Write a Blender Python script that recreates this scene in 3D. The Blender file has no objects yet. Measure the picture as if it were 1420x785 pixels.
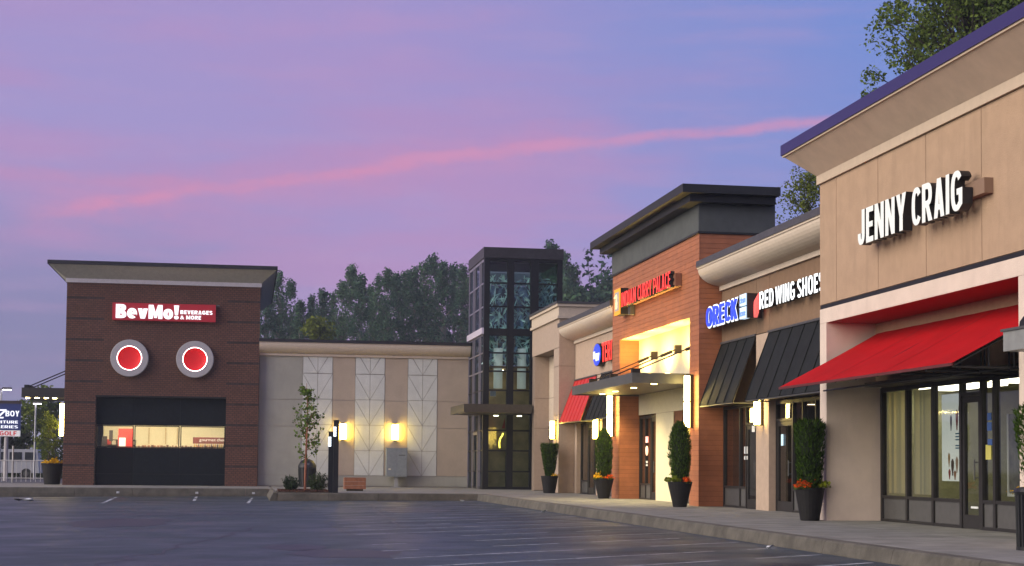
import bpy, bmesh, math, random
from mathutils import Vector, Matrix, noise
random.seed(11)
PI = math.pi
S = bpy.context.scene
C = S.collection

# ------------------------------------------------------------------ camera
YAW, PITCH, ROLL = 0.16541879, 0.0540462, 0.00927928
cam = bpy.data.cameras.new("camera")
co = bpy.data.objects.new("camera", cam); C.objects.link(co)
cam.sensor_width = 36.0
cam.lens = 36.0 * 2200.0 / 1420.0
cam.shift_y = (526.711 - 392.5) / 1420.0
cam.clip_end = 5000
cy, sy, cp, sp, cr, sr = math.cos(-YAW), math.sin(-YAW), math.cos(PITCH), math.sin(PITCH), math.cos(-ROLL), math.sin(-ROLL)
Ry = Matrix(((cy, sy, 0), (-sy, cy, 0), (0, 0, 1)))
Rp = Matrix(((1, 0, 0), (0, cp, sp), (0, -sp, cp)))
Rr = Matrix(((cr, 0, -sr), (0, 1, 0), (sr, 0, cr)))
M = Rr @ Rp @ Ry                       # world -> right, forward, up
rt, fw, up = Vector(M[0]), Vector(M[1]), Vector(M[2])
mw = Matrix((rt, up, -fw)).transposed().to_4x4()
mw.translation = Vector((0, 0, 1.15))
co.matrix_world = mw
S.camera = co

# ------------------------------------------------------------------ light
S.view_settings.view_transform = 'Standard'
S.view_settings.look = 'None'
S.view_settings.exposure = 1.6
S.view_settings.gamma = 1.0
S.cycles.max_bounces = 8
S.cycles.sample_clamp_indirect = 4.0
S.cycles.caustics_reflective = False
S.cycles.caustics_refractive = False

SUN_AZ = math.radians(-104)             # direction towards the glow: left of the view, a little behind the camera
SUN_EL = math.radians(10)
W = bpy.data.worlds.new("World"); S.world = W; W.use_nodes = True
nt = W.node_tree; nt.nodes.clear()
class NT:
    def __init__(s, tree): s.t = tree
    def new(s, typ, **kw):
        n = s.t.nodes.new(typ)
        for k, v in kw.items():
            setattr(n, k, v)
        return n
    def link(s, a, b): s.t.links.new(a, b)
    def put(s, v, sock):
        if hasattr(v, 'is_output'): s.t.links.new(v, sock)
        else: sock.default_value = v
    def math(s, op, a, b=None, c=None, clamp=False):
        n = s.new('ShaderNodeMath', operation=op, use_clamp=clamp)
        s.put(a, n.inputs[0])
        if b is not None: s.put(b, n.inputs[1])
        if c is not None: s.put(c, n.inputs[2])
        return n.outputs[0]
    def ramp(s, f, stops, interp='EASE'):
        n = s.new('ShaderNodeValToRGB'); e = n.color_ramp; e.interpolation = interp
        while len(e.elements) < len(stops): e.elements.new(0.5)
        for el, (p, c) in zip(e.elements, stops):
            el.position = p; el.color = (c[0], c[1], c[2], 1) if len(c) == 3 else c
        s.put(f, n.inputs[0]); return n.outputs[0]
    def mix(s, f, a, b, mode='MIX'):
        n = s.new('ShaderNodeMix', data_type='RGBA', blend_type=mode)
        s.put(f, n.inputs[0])
        for v, i in ((a, 6), (b, 7)):
            if isinstance(v, tuple): v = (v[0], v[1], v[2], 1)
            s.put(v, n.inputs[i])
        return n.outputs[2]
    def noise(s, vec, scale, detail=3, rough=0.55, out=0):
        n = s.new('ShaderNodeTexNoise')
        if vec is not None: s.link(vec, n.inputs['Vector'])
        n.inputs['Scale'].default_value = scale; n.inputs['Detail'].default_value = detail
        n.inputs['Roughness'].default_value = rough
        return n.outputs[out]
    def mapping(s, vec, scale=(1, 1, 1), rot=(0, 0, 0), loc=(0, 0, 0)):
        n = s.new('ShaderNodeMapping'); s.link(vec, n.inputs[0])
        n.inputs['Scale'].default_value = scale; n.inputs['Rotation'].default_value = rot
        n.inputs['Location'].default_value = loc
        return n.outputs[0]
    def mr(s, v, a, b, c=0.0, d=1.0, smooth=True):
        n = s.new('ShaderNodeMapRange')
        if smooth: n.interpolation_type = 'SMOOTHSTEP'
        s.put(v, n.inputs['Value'])
        for k, x in zip(('From Min', 'From Max', 'To Min', 'To Max'), (a, b, c, d)): n.inputs[k].default_value = x
        return n.outputs[0]
T = NT(nt)
tc = T.new('ShaderNodeTexCoord').outputs['Generated']
sep = T.new('ShaderNodeSeparateXYZ'); T.link(tc, sep.inputs[0])
sx_, sy_, sz_ = sep.outputs
def dot(vec, v):
    n = T.new('ShaderNodeVectorMath', operation='DOT_PRODUCT'); T.link(vec, n.inputs[0]); n.inputs[1].default_value = v
    return n.outputs['Value']
f = T.math('ADD', sx_, T.math('MULTIPLY', sz_, 0.55))
base = T.ramp(T.mr(f, -0.5, 1.0, smooth=False), [(0.0, (0.43, 0.29, 0.54)), (0.33, (0.36, 0.29, 0.61)), (0.48, (0.37, 0.28, 0.60)),
              (0.60, (0.24, 0.27, 0.63)), (0.68, (0.165, 0.255, 0.655)), (1.0, (0.11, 0.19, 0.55))], 'LINEAR')
# bluish violet low on the left, pinker low in the middle
low = T.math('MULTIPLY', T.mr(sz_, 0.20, 0.06), T.mr(sx_, 0.10, -0.10))
base = T.mix(T.math('MULTIPLY', low, 0.9), base, (0.185, 0.185, 0.40))
cl = T.noise(T.mapping(tc, scale=(3.0, 3.0, 16.0), rot=(0, math.radians(-9), 0)), 1.5, 4, 0.55)
cl2 = T.noise(T.mapping(tc, scale=(8.0, 8.0, 60.0), rot=(0, math.radians(-9), 0)), 1.3, 4, 0.6)
band = T.math('MULTIPLY', T.mr(sz_, 0.04, 0.12), T.mr(sz_, 0.34, 0.16))
pm = T.math('MULTIPLY', T.mr(cl, 0.40, 0.66), band)
pm = T.math('MULTIPLY', pm, T.mr(sx_, 0.40, 0.20))
base = T.mix(T.math('MULTIPLY', pm, 0.58), base, (0.50, 0.245, 0.51))
base = T.mix(T.math('MULTIPLY', T.mr(cl2, 0.45, 0.75), 0.22), base, (0.52, 0.32, 0.58))
def pixray(x, y):
    v = Vector(((x - 710) / 2200, 1, -(y - 526.7) / 2200))
    return (M.transposed() @ v).normalized()
def streak(p0, p1, width, start, end, col, amount, base):
    a, b = pixray(*p0), pixray(*p1)
    n = a.cross(b).normalized(); t = (b - n * b.dot(n) - a * (a.dot(b))).normalized()
    wob = T.math('MULTIPLY', T.math('SUBTRACT', T.noise(T.mapping(tc, scale=(18, 18, 40)), 1.0, 6, 0.68), 0.5), width * 2.0)
    d = T.math('ABSOLUTE', T.math('ADD', dot(tc, n), wob))
    m = T.mr(d, width, width * 0.05)
    along = dot(tc, t)
    m = T.math('MULTIPLY', m, T.mr(along, start, start + 0.06))
    m = T.math('MULTIPLY', m, T.mr(along, end, end - 0.06))
    m = T.math('MULTIPLY', m, T.mr(T.noise(T.mapping(tc, scale=(30, 30, 90)), 1.0, 5, 0.65), 0.30, 0.62, 0.42, 1.0))
    return T.mix(T.math('MULTIPLY', m, amount), base, col)
base = streak((150, 281), (640, 218), 0.0200, -0.08, 0.33, (0.58, 0.25, 0.49), 0.45, base)
base = streak((150, 281), (640, 218), 0.0062, -0.06, 0.31, (0.70, 0.26, 0.46), 0.75, base)
base = streak((640, 217), (1160, 166), 0.0058, -0.08, 0.34, (0.62, 0.27, 0.50), 0.8, base)
base = streak((0, 238), (340, 262), 0.007, -0.08, 0.16, (0.58, 0.25, 0.48), 0.5, base)
base = streak((300, 40), (760, 20), 0.012, -0.08, 0.22, (0.50, 0.28, 0.55), 0.35, base)
# deepen towards the zenith, fade to earth colour below the horizon
base = T.mix(T.mr(sz_, 0.35, 0.95), base, (0.22, 0.24, 0.52))
base = T.mix(T.mr(sz_, -0.02, -0.12), base, (0.05, 0.045, 0.06))
half = T.mix(1.0, base, (0.313, 0.316, 0.318), 'MULTIPLY')
sky = T.new('ShaderNodeTexSky', sky_type='NISHITA', sun_disc=False)
sky.sun_elevation = math.radians(3); sky.sun_rotation = SUN_AZ
bg1 = T.new('ShaderNodeBackground'); T.link(half, bg1.inputs[0]); bg1.inputs[1].default_value = 1.0
bg2 = T.new('ShaderNodeBackground'); T.link(sky.outputs[0], bg2.inputs[0]); bg2.inputs[1].default_value = 0.008
add = T.new('ShaderNodeAddShader'); T.link(bg1.outputs[0], add.inputs[0]); T.link(bg2.outputs[0], add.inputs[1])
wo = T.new('ShaderNodeOutputWorld'); T.link(add.outputs[0], wo.inputs[0])

sl = bpy.data.lights.new("sun", 'SUN'); sl.energy = 2.0; sl.angle = math.radians(80); sl.color = (1.0, 0.93, 0.76)
so = bpy.data.objects.new("sun", sl); C.objects.link(so)
sd = Vector((math.sin(SUN_AZ) * math.cos(SUN_EL), math.cos(SUN_AZ) * math.cos(SUN_EL), math.sin(SUN_EL)))
so.rotation_euler = sd.to_track_quat('Z', 'Y').to_euler(); so.location = (-40, -20, 40)

# ------------------------------------------------------------------ helpers
class Mb:
    def __init__(s): s.v = []; s.f = []; s.m = []
    def add(s, vs, fs, m=0):
        o = len(s.v); s.v += [tuple(v) for v in vs]; s.f += [tuple(o + i for i in f) for f in fs]; s.m += [m] * len(fs)
        return s
    def box(s, x0, x1, y0, y1, z0, z1, m=0):
        return s.add([(x0, y0, z0), (x1, y0, z0), (x1, y1, z0), (x0, y1, z0), (x0, y0, z1), (x1, y0, z1), (x1, y1, z1), (x0, y1, z1)],
                     [(3, 2, 1, 0), (4, 5, 6, 7), (0, 1, 5, 4), (1, 2, 6, 5), (2, 3, 7, 6), (3, 0, 4, 7)], m)
    def frustum(s, a, z0, b, z1, m=0):
        (x0, x1, y0, y1), (u0, u1, v0, v1) = a, b
        return s.add([(x0, y0, z0), (x1, y0, z0), (x1, y1, z0), (x0, y1, z0), (u0, v0, z1), (u1, v0, z1), (u1, v1, z1), (u0, v1, z1)],
                     [(3, 2, 1, 0), (4, 5, 6, 7), (0, 1, 5, 4), (1, 2, 6, 5), (2, 3, 7, 6), (3, 0, 4, 7)], m)
    def prism(s, prof, fn, t0, t1, m=0):           # prof: list of (a, b); fn(a, b, t) -> point
        n = len(prof)
        vs = [fn(a, b, t0) for a, b in prof] + [fn(a, b, t1) for a, b in prof]
        fs = [(i, (i + 1) % n, n + (i + 1) % n, n + i) for i in range(n)] + [tuple(range(n - 1, -1, -1)), tuple(range(n, 2 * n))]
        return s.add(vs, fs, m)
    def tube(s, p0, p1, r0, r1=None, n=8, m=0, cap=True):
        r1 = r0 if r1 is None else r1
        p0, p1 = Vector(p0), Vector(p1); d = (p1 - p0).normalized()
        a = d.orthogonal().normalized(); b = d.cross(a)
        vs = [p0 + (a * math.cos(2 * PI * i / n) + b * math.sin(2 * PI * i / n)) * r0 for i in range(n)]
        vs += [p1 + (a * math.cos(2 * PI * i / n) + b * math.sin(2 * PI * i / n)) * r1 for i in range(n)]
        fs = [(i, (i + 1) % n, n + (i + 1) % n, n + i) for i in range(n)]
        if cap: fs += [tuple(range(n - 1, -1, -1)), tuple(range(n, 2 * n))]
        return s.add(vs, fs, m)
    def lathe(s, prof, c=(0, 0, 0), n=20, m=0, axis='Z', ends=True):   # prof: (r, h)
        vs = []
        for r, h in prof:
            for i in range(n):
                a = 2 * PI * i / n
                if axis == 'Z': vs.append((c[0] + r * math.cos(a), c[1] + r * math.sin(a), c[2] + h))
                elif axis == 'Y': vs.append((c[0] + r * math.cos(a), c[1] + h, c[2] + r * math.sin(a)))
                else: vs.append((c[0] + h, c[1] + r * math.cos(a), c[2] + r * math.sin(a)))
        k = len(prof)
        fs = [(j * n + i, j * n + (i + 1) % n, (j + 1) * n + (i + 1) % n, (j + 1) * n + i) for j in range(k - 1) for i in range(n)]
        if ends: fs += [tuple(range(n - 1, -1, -1)), tuple(range((k - 1) * n, k * n))]
        return s.add(vs, fs, m)
    def quad(s, a, b, c, d, m=0): return s.add([a, b, c, d], [(0, 1, 2, 3)], m)
    def build(s, name, mats, parent=None, kind=None, smooth=False, fix=True):
        me = bpy.data.meshes.new(name)
        off = wloc(parent) if parent else None
        if parent is None:
            xs, ys, zs = zip(*s.v); off = Vector(((min(xs) + max(xs)) / 2, (min(ys) + max(ys)) / 2, min(zs)))
        me.from_pydata([(v[0] - off.x, v[1] - off.y, v[2] - off.z) for v in s.v], [], s.f)
        if not isinstance(mats, (list, tuple)): mats = [mats]
        for m in mats:
            if m: me.materials.append(m)
        if len(mats) > 1: me.polygons.foreach_set('material_index', s.m)
        if fix and len(s.f) < 60000:
            b = bmesh.new(); b.from_mesh(me); bmesh.ops.recalc_face_normals(b, faces=b.faces); b.to_mesh(me); b.free()
        if smooth: me.polygons.foreach_set('use_smooth', [True] * len(me.polygons))
        me.update()
        o = bpy.data.objects.new(name, me); C.objects.link(o)
        if parent: o.parent = parent
        else: o.location = off
        if kind: o['kind'] = kind
        return o
def wloc(o):
    v = Vector((0, 0, 0))
    while o is not None: v = v + o.location; o = o.parent
    return v
def tag(o, label, cat, group=None):
    o['label'] = label; o['category'] = cat
    if group: o['group'] = group
    return o
def thing(name, label, cat, loc=(0, 0, 0), group=None):
    o = bpy.data.objects.new(name, None); C.objects.link(o); o.location = loc; o.empty_display_size = 0.2
    return tag(o, label, cat, group)
def copy_tree(o, parent=None):
    c = o.copy(); C.objects.link(c)
    if parent: c.parent = parent
    for ch in list(o.children): copy_tree(ch, c)
    return c
def struct(o): o['kind'] = 'structure'; return o

# ------------------------------------------------------------------ materials
MATS = {}
def mat(name, col, rough=0.7, metal=0.0, var=0.0, vscale=6.0, bump=0.0, bscale=60.0, emis=None, est=0.0, island=0.0, spec=0.5, streaks=0.0, coat=0.0):
    if name in MATS: return MATS[name]
    m = bpy.data.materials.new(name); m.use_nodes = True
    t = NT(m.node_tree); p = m.node_tree.nodes['Principled BSDF']
    c = (col[0], col[1], col[2], 1)
    p.inputs['Roughness'].default_value = rough; p.inputs['Metallic'].default_value = metal
    p.inputs['Specular IOR Level'].default_value = spec
    p.inputs['Coat Weight'].default_value = coat
    pos = t.new('ShaderNodeNewGeometry')
    out = c
    if var:
        n = t.noise(pos.outputs['Position'], vscale, 5, 0.6)
        a = tuple(x * (1 - var) for x in col); b = tuple(min(1, x * (1 + var)) for x in col)
        out = t.mix(t.mr(n, 0.3, 0.7), a, b)
    if streaks:
        n = t.noise(t.mapping(pos.outputs['Position'], scale=(3.0, 3.0, 0.25)), 1.2, 5, 0.65)
        out = t.mix(t.mr(n, 0.48, 0.8, 0, streaks), out, tuple(x * 0.55 for x in col))
    if island:
        r = pos.outputs['Random Per Island']
        out = t.mix(t.mr(r, 0, 1, 0, 1, False), t.mix(1.0, out, (1 - island,) * 3, 'MULTIPLY'), t.mix(1.0, out, (1 + island,) * 3, 'MULTIPLY'))
    if hasattr(out, 'is_output'): t.link(out, p.inputs['Base Color'])
    else: p.inputs['Base Color'].default_value = out
    if bump:
        n = t.noise(pos.outputs['Position'], bscale, 4, 0.6)
        b = t.new('ShaderNodeBump'); b.inputs['Strength'].default_value = bump; b.inputs['Distance'].default_value = 0.02
        t.link(n, b.inputs['Height']); t.link(b.outputs[0], p.inputs['Normal'])
    if emis:
        p.inputs['Emission Color'].default_value = (emis[0], emis[1], emis[2], 1); p.inputs['Emission Strength'].default_value = est
    MATS[name] = m
    return m
def glass_mat(name, tint, gloss_rough=0.03, opacity=0.35, dirt=(0.02, 0.02, 0.022), bumpy=0.0, bscale=3.0, refl=1.0):
    m = bpy.data.materials.new(name); m.use_nodes = True; t = NT(m.node_tree); m.node_tree.nodes.clear()
    tr = t.new('ShaderNodeBsdfTransparent'); tr.inputs[0].default_value = (*tint, 1)
    gl = t.new('ShaderNodeBsdfGlossy'); gl.inputs['Roughness'].default_value = gloss_rough; gl.inputs[0].default_value = (1, 1, 1, 1)
    df = t.new('ShaderNodeBsdfDiffuse'); df.inputs[0].default_value = (*dirt, 1)
    fr = t.new('ShaderNodeFresnel'); fr.inputs[0].default_value = 1.5
    pos = t.new('ShaderNodeNewGeometry').outputs['Position']
    if bumpy:
        b = t.new('ShaderNodeBump'); b.inputs['Strength'].default_value = bumpy; b.inputs['Distance'].default_value = 0.05
        t.link(t.noise(pos, bscale, 4, 0.6), b.inputs['Height']); t.link(b.outputs[0], gl.inputs['Normal']); t.link(b.outputs[0], fr.inputs['Normal'])
    a = t.new('ShaderNodeMixShader'); a.inputs[0].default_value = opacity; t.link(tr.outputs[0], a.inputs[1]); t.link(df.outputs[0], a.inputs[2])
    g = t.new('ShaderNodeMixShader'); bf = t.new('ShaderNodeNewGeometry').outputs['Backfacing']
    t.link(t.math('MULTIPLY', t.math('MULTIPLY', fr.outputs[0], 1.6 * refl, clamp=True), t.math('SUBTRACT', 1.0, bf)), g.inputs[0])
    t.link(a.outputs[0], g.inputs[1]); t.link(gl.outputs[0], g.inputs[2])
    o = t.new('ShaderNodeOutputMaterial'); t.link(g.outputs[0], o.inputs[0])
    return m

JC_FLARE = mat('brightened_tan_stucco', (0.56, 0.43, 0.33), 0.9, var=0.06, vscale=2.2, bump=0.5, bscale=45, streaks=0.16)  # wall tan lightened to offset the shade on the down-facing flare
JC_TAN = mat('tan_stucco', (0.42, 0.285, 0.19), 0.9, var=0.06, vscale=2.2, bump=0.5, bscale=45, streaks=0.32)
JC_TRIM = mat('cream_trim', (0.53, 0.42, 0.32), 0.85, var=0.04, bump=0.3, streaks=0.10)
JC_LIGHT = mat('pale_stucco', (0.68, 0.56, 0.48), 0.9, var=0.05, vscale=2.0, bump=0.45, bscale=45, streaks=0.14)
SHOP_BROWN = mat('brown_stucco', (0.215, 0.132, 0.08), 0.9, var=0.07, bump=0.4, bscale=45, streaks=0.12)
PIER_TAN = mat('pier_stucco', (0.45, 0.335, 0.255), 0.9, var=0.06, bump=0.4, bscale=45, streaks=0.12)
BARREL = mat('cream_cornice', (0.62, 0.52, 0.42), 0.8, var=0.04, bump=0.2, streaks=0.10)
CORNER_TAN = mat('corner_stucco', (0.40, 0.305, 0.24), 0.9, var=0.05, bump=0.4, streaks=0.12)
CORNER_PALE = mat('corner_pale_stucco', (0.53, 0.44, 0.35), 0.9, var=0.05, bump=0.4, streaks=0.10)
BACK_TAN = mat('link_stucco', (0.36, 0.35, 0.305), 0.9, var=0.07, vscale=1.2, bump=0.4, streaks=0.12)
BACK_DARK = mat('link_tan_stucco', (0.45, 0.365, 0.285), 0.9, var=0.06, vscale=1.2, bump=0.4, streaks=0.10)
BACK_WHITE = mat('white_stucco', (0.60, 0.61, 0.58), 0.9, var=0.05, vscale=1.5, bump=0.4, streaks=0.10)
JOINT = mat('joint_grey', (0.20, 0.15, 0.12), 0.9)  # dark backing colour seen in panel and slab joints
BRICK = mat('brown_brick', (0.130, 0.060, 0.043), 0.85, var=0.05, vscale=0.5, island=0.12)
BRICK_DARK = mat('dark_brick', (0.052, 0.034, 0.034), 0.85, island=0.25)
MORTAR = mat('mortar', (0.026, 0.024, 0.027), 0.95, var=0.1)
BEV_TAN = mat('olive_stucco', (0.46, 0.45, 0.38), 0.9, var=0.06, bump=0.3, streaks=0.12)
BEV_TRIM = mat('grey_white_trim', (0.58, 0.55, 0.58), 0.7, var=0.05)
CAP_DARK = mat('dark_flashing', (0.022, 0.022, 0.026), 0.45, metal=0.2)
CAP_GREY = mat('grey_flashing', (0.075, 0.075, 0.08), 0.5, metal=0.3, var=0.15)
CAP_PURPLE = mat('indigo_flashing', (0.030, 0.024, 0.12), 0.5, spec=0.3)
WOOD = mat('orange_cladding', (0.37, 0.130, 0.055), 0.6, var=0.10, vscale=3.0, bump=0.2, bscale=20, island=0.10)
WOOD_BACK = mat('cladding_joint', (0.17, 0.062, 0.030), 0.9)
CHAR = mat('charcoal_stucco', (0.078, 0.086, 0.088), 0.85, var=0.12, vscale=2.0, bump=0.3)
CHAR_DK = mat('charcoal_metal', (0.020, 0.021, 0.023), 0.55, var=0.1, spec=0.3)
FRAME = mat('dark_aluminium', (0.010, 0.011, 0.014), 0.5, metal=0.0, spec=0.3)
FRAME_BRONZE = mat('bronze_aluminium', (0.024, 0.022, 0.022), 0.5, var=0.1, spec=0.3)
KICK = mat('grey_kick_panel', (0.075, 0.073, 0.073), 0.6, var=0.08)
NAVY = mat('blue_black_panel', (0.007, 0.010, 0.015), 0.75, var=0.15, spec=0.15)
BLACKP = mat('black_panel', (0.004, 0.005, 0.008), 0.5, spec=0.15)
CREAM = mat('cream_plaster', (0.66, 0.60, 0.44), 0.85, var=0.04, bump=0.25)
SOFFIT = mat('soffit_metal', (0.16, 0.14, 0.10), 0.5, metal=0.3)
CANOPY = mat('grey_canopy_metal', (0.10, 0.105, 0.11), 0.45, metal=0.4, var=0.12, vscale=3)
RED_FAB = mat('red_canvas', (0.40, 0.007, 0.010), 0.9, var=0.12, vscale=0.7, bump=0.15, bscale=120, spec=0.08)
RED_SOFFIT = mat('dark_red_soffit', (0.34, 0.020, 0.018), 0.8, var=0.06)  # one even dark red for the recess ceiling
RED_MET = mat('red_metal', (0.56, 0.024, 0.022), 0.5, var=0.05)
BLK_MET = mat('black_metal_panel', (0.010, 0.012, 0.012), 0.7, var=0.3, vscale=4, bump=0.1, spec=0.2)
STEEL = mat('weathered_steel', (0.12, 0.12, 0.115), 0.45, metal=0.6)
RUST = mat('dark_bracket', (0.030, 0.022, 0.016), 0.6, metal=0.4)
GLASS = glass_mat('shop_glass', (0.82, 0.83, 0.80), opacity=0.05, refl=0.75)
GLASS_DARK = glass_mat('tower_glass', (0.86, 0.95, 0.94), opacity=0.04, bumpy=0.08, refl=0.45)
GLASS_ART = glass_mat('clear_store_glass', (0.92, 0.92, 0.90), opacity=0.03, refl=0.5)
GLASS_SIDE = glass_mat('tower_side_glass', (0.72, 0.80, 0.80), opacity=0.12, dirt=(0.02, 0.025, 0.03), refl=0.15)
def glow(name, col, st): return mat(name, (0.8, 0.8, 0.8), 0.5, emis=col, est=st)
LAMP = glow('warm_lamp_glass', (1.0, 0.70, 0.11), 12.0)
LAMP_W = glow('white_lamp_glass', (1.0, 0.72, 0.20), 10.0)
LET_WHITE = glow('lit_white_face', (0.86, 0.95, 1.0), 0.36)
LET_RW = glow('lit_white_face_bright', (0.85, 0.95, 1.0), 0.42)
JC_FACE = mat('white_acrylic', (0.78, 0.80, 0.76), 0.4, emis=(0.85, 0.95, 0.9), est=0.06)
LET_RED = mat('lit_red_face', (0.6, 0.02, 0.02), 0.4, emis=(1.0, 0.045, 0.025), est=0.50)
LET_BLUE = mat('lit_blue_face', (0.03, 0.06, 0.6), 0.4, emis=(0.02, 0.06, 0.75), est=0.30)
LET_PALE = mat('lit_pale_blue_face', (0.5, 0.6, 0.7), 0.4, emis=(0.50, 0.68, 0.88), est=0.34)
RET_BLK = mat('black_return', (0.012, 0.012, 0.013), 0.5)
RACE = mat('brown_raceway', (0.24, 0.15, 0.10), 0.7)
SIGN_RED = mat('red_sign_box', (0.34, 0.010, 0.022), 0.5, emis=(1, 0.02, 0.04), est=0.03)
ASPH = None
# asphalt: tyre-worn, slightly glossy, old sealed patches and oil marks by the stalls
def asphalt():
    m = bpy.data.materials.new('asphalt'); m.use_nodes = True; t = NT(m.node_tree); p = m.node_tree.nodes['Principled BSDF']
    pos = t.new('ShaderNodeNewGeometry').outputs['Position']
    n1 = t.noise(pos, 0.12, 5, 0.6); n2 = t.noise(pos, 14.0, 4, 0.7); n3 = t.noise(pos, 90.0, 2, 0.6)
    c = t.mix(t.mr(n1, 0.3, 0.7), (0.020, 0.034, 0.042), (0.042, 0.058, 0.068))
    c = t.mix(t.mr(n2, 0.40, 0.72, 0, 0.55), c, (0.055, 0.070, 0.078))
    n4 = t.noise(pos, 0.55, 6, 0.7)
    c = t.mix(t.mr(n4, 0.52, 0.70, 0, 0.6), c, (0.062, 0.068, 0.066))
    # stained strip beside the kerb where cars stand: stain blotches stretched along the stalls
    s = t.new('ShaderNodeSeparateXYZ'); t.link(pos, s.inputs[0])
    stall = t.math('FRACT', t.math('DIVIDE', t.math('SUBTRACT', t.math('ADD', s.outputs[1], 200.0 - 17.8 + 5.67), t.math('MULTIPLY', s.outputs[0], 0.63)), 2.1))
    wob = t.math('MULTIPLY', t.math('SUBTRACT', t.noise(pos, 1.3, 4, 0.6), 0.5), 0.55)
    bandm = t.mr(t.math('ABSOLUTE', t.math('ADD', t.math('SUBTRACT', stall, 0.55), wob)), 0.30, 0.10)
    near = t.math('MULTIPLY', t.math('MULTIPLY', t.mr(s.outputs[0], 4.6, 6.4), t.mr(s.outputs[0], 8.9, 7.9)), t.math('MULTIPLY', bandm, t.mr(t.noise(pos, 0.35, 3, 0.6), 0.30, 0.55, 0.35, 1.0)))
    c = t.mix(t.math('MULTIPLY', near, 0.92), c, (0.010, 0.010, 0.012))
    ck = t.new('ShaderNodeTexVoronoi', feature='DISTANCE_TO_EDGE'); ck.inputs['Scale'].default_value = 0.22
    t.link(t.mix(0.06, pos, t.noise(pos, 1.5, 4, 0.6, out=1)), ck.inputs['Vector'])
    c = t.mix(t.mr(ck.outputs['Distance'], 0.0, 0.012, 0.55, 0.0), c, (0.014, 0.014, 0.015))
    t.link(c, p.inputs['Base Color'])
    t.link(t.mr(t.noise(pos, 0.5, 4, 0.6), 0.3, 0.7, 0.40, 0.62), p.inputs['Roughness'])
    b = t.new('ShaderNodeBump'); b.inputs['Strength'].default_value = 0.5; b.inputs['Distance'].default_value = 0.012
    t.link(t.math('ADD', n2, n3), b.inputs['Height']); t.link(b.outputs[0], p.inputs['Normal'])
    p.inputs['Specular IOR Level'].default_value = 0.38
    return m
ASPH = asphalt()
CONC = mat('pavement_concrete', (0.20, 0.195, 0.18), 0.8, var=0.24, vscale=1.3, bump=0.3, bscale=50, island=0.06)
KERB = mat('kerb_concrete', (0.092, 0.083, 0.068), 0.9, var=0.30, vscale=2.2, bump=0.6, bscale=25, streaks=0.45, island=0.08)
PAINT = mat('worn_white_paint', (0.42, 0.43, 0.45), 0.7, var=0.35, vscale=5)
SOIL = mat('dark_soil', (0.045, 0.028, 0.018), 0.95, var=0.3)
MULCH = mat('red_brown_mulch', (0.085, 0.032, 0.018), 0.95, island=0.5)
GROUND = mat('earth', (0.07, 0.065, 0.06), 0.95, var=0.2, vscale=0.1)
GRASS = mat('grass_green', (0.05, 0.075, 0.022), 0.95, island=0.4)
def leaf(name, col, island=0.4, hue2=None, trans=0.25):
    m = bpy.data.materials.new(name); m.use_nodes = True; t = NT(m.node_tree); m.node_tree.nodes.clear()
    g = t.new('ShaderNodeNewGeometry'); r = g.outputs['Random Per Island']
    a = tuple(x * (1 - island) for x in col); b = tuple(x * (1 + island) for x in (hue2 or col))
    c = t.mix(r, a, b)
    oi = t.new('ShaderNodeObjectInfo').outputs['Random']
    c = t.mix(1.0, c, t.ramp(oi, [(0, (0.75, 0.8, 0.85)), (1, (1.2, 1.15, 1.0))]), 'MULTIPLY')
    d = t.new('ShaderNodeBsdfDiffuse'); t.link(c, d.inputs[0])
    tr = t.new('ShaderNodeBsdfTranslucent'); t.link(c, tr.inputs[0])
    x = t.new('ShaderNodeMixShader'); x.inputs[0].default_value = trans; t.link(d.outputs[0], x.inputs[1]); t.link(tr.outputs[0], x.inputs[2])
    o = t.new('ShaderNodeOutputMaterial'); t.link(x.outputs[0], o.inputs[0])
    return m
LEAF_FAR = leaf('far_foliage', (0.050, 0.115, 0.090), 0.35, (0.072, 0.132, 0.075))
LEAF_FIR = leaf('fir_foliage', (0.040, 0.085, 0.070), 0.35)
LEAF_BRIGHT = leaf('yellow_green_foliage', (0.10, 0.14, 0.035), 0.4, (0.14, 0.17, 0.035), trans=0.4)
LEAF_MID = leaf('green_foliage', (0.085, 0.14, 0.03), 0.45, (0.13, 0.165, 0.032))
LEAF_MAPLE = leaf('maple_foliage', (0.10, 0.16, 0.05), 0.5, (0.15, 0.20, 0.05), trans=0.4)
LEAF_YEW = leaf('yew_foliage', (0.028, 0.055, 0.010), 0.5, (0.060, 0.105, 0.014))
LEAF_SHRUB = leaf('shrub_foliage', (0.038, 0.058, 0.026), 0.4)
LEAF_LIME = leaf('lime_foliage', (0.20, 0.24, 0.02), 0.35)
FLOWER_O = leaf('orange_petals', (0.75, 0.10, 0.012), 0.3)
FLOWER_Y = leaf('yellow_petals', (0.70, 0.42, 0.02), 0.3)
BARK = mat('bark', (0.055, 0.045, 0.038), 0.95, var=0.3)
BARK_PALE = mat('pale_bark', (0.13, 0.12, 0.11), 0.95, var=0.3)
STEM_RED = mat('reddish_stem', (0.26, 0.095, 0.05), 0.85, var=0.2)
POT = mat('black_pot', (0.010, 0.009, 0.010), 0.6, var=0.2, spec=0.25)
IRON = mat('black_iron', (0.012, 0.013, 0.015), 0.45, metal=0.3)
INT_BROWN = mat('interior_brown', (0.16, 0.095, 0.05), 0.85, var=0.2)
INT_CREAM = mat('interior_cream', (0.74, 0.66, 0.46), 0.85)
INT_OLIVE = mat('interior_olive', (0.34, 0.34, 0.19), 0.85, var=0.1)
INT_DARK = mat('interior_floor', (0.09, 0.075, 0.06), 0.7)
LAMPIN = glow('ceiling_lamp', (1.0, 0.82, 0.52), 4.5)
WHITE_P = mat('white_paper', (0.72, 0.74, 0.74), 0.6)
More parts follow.
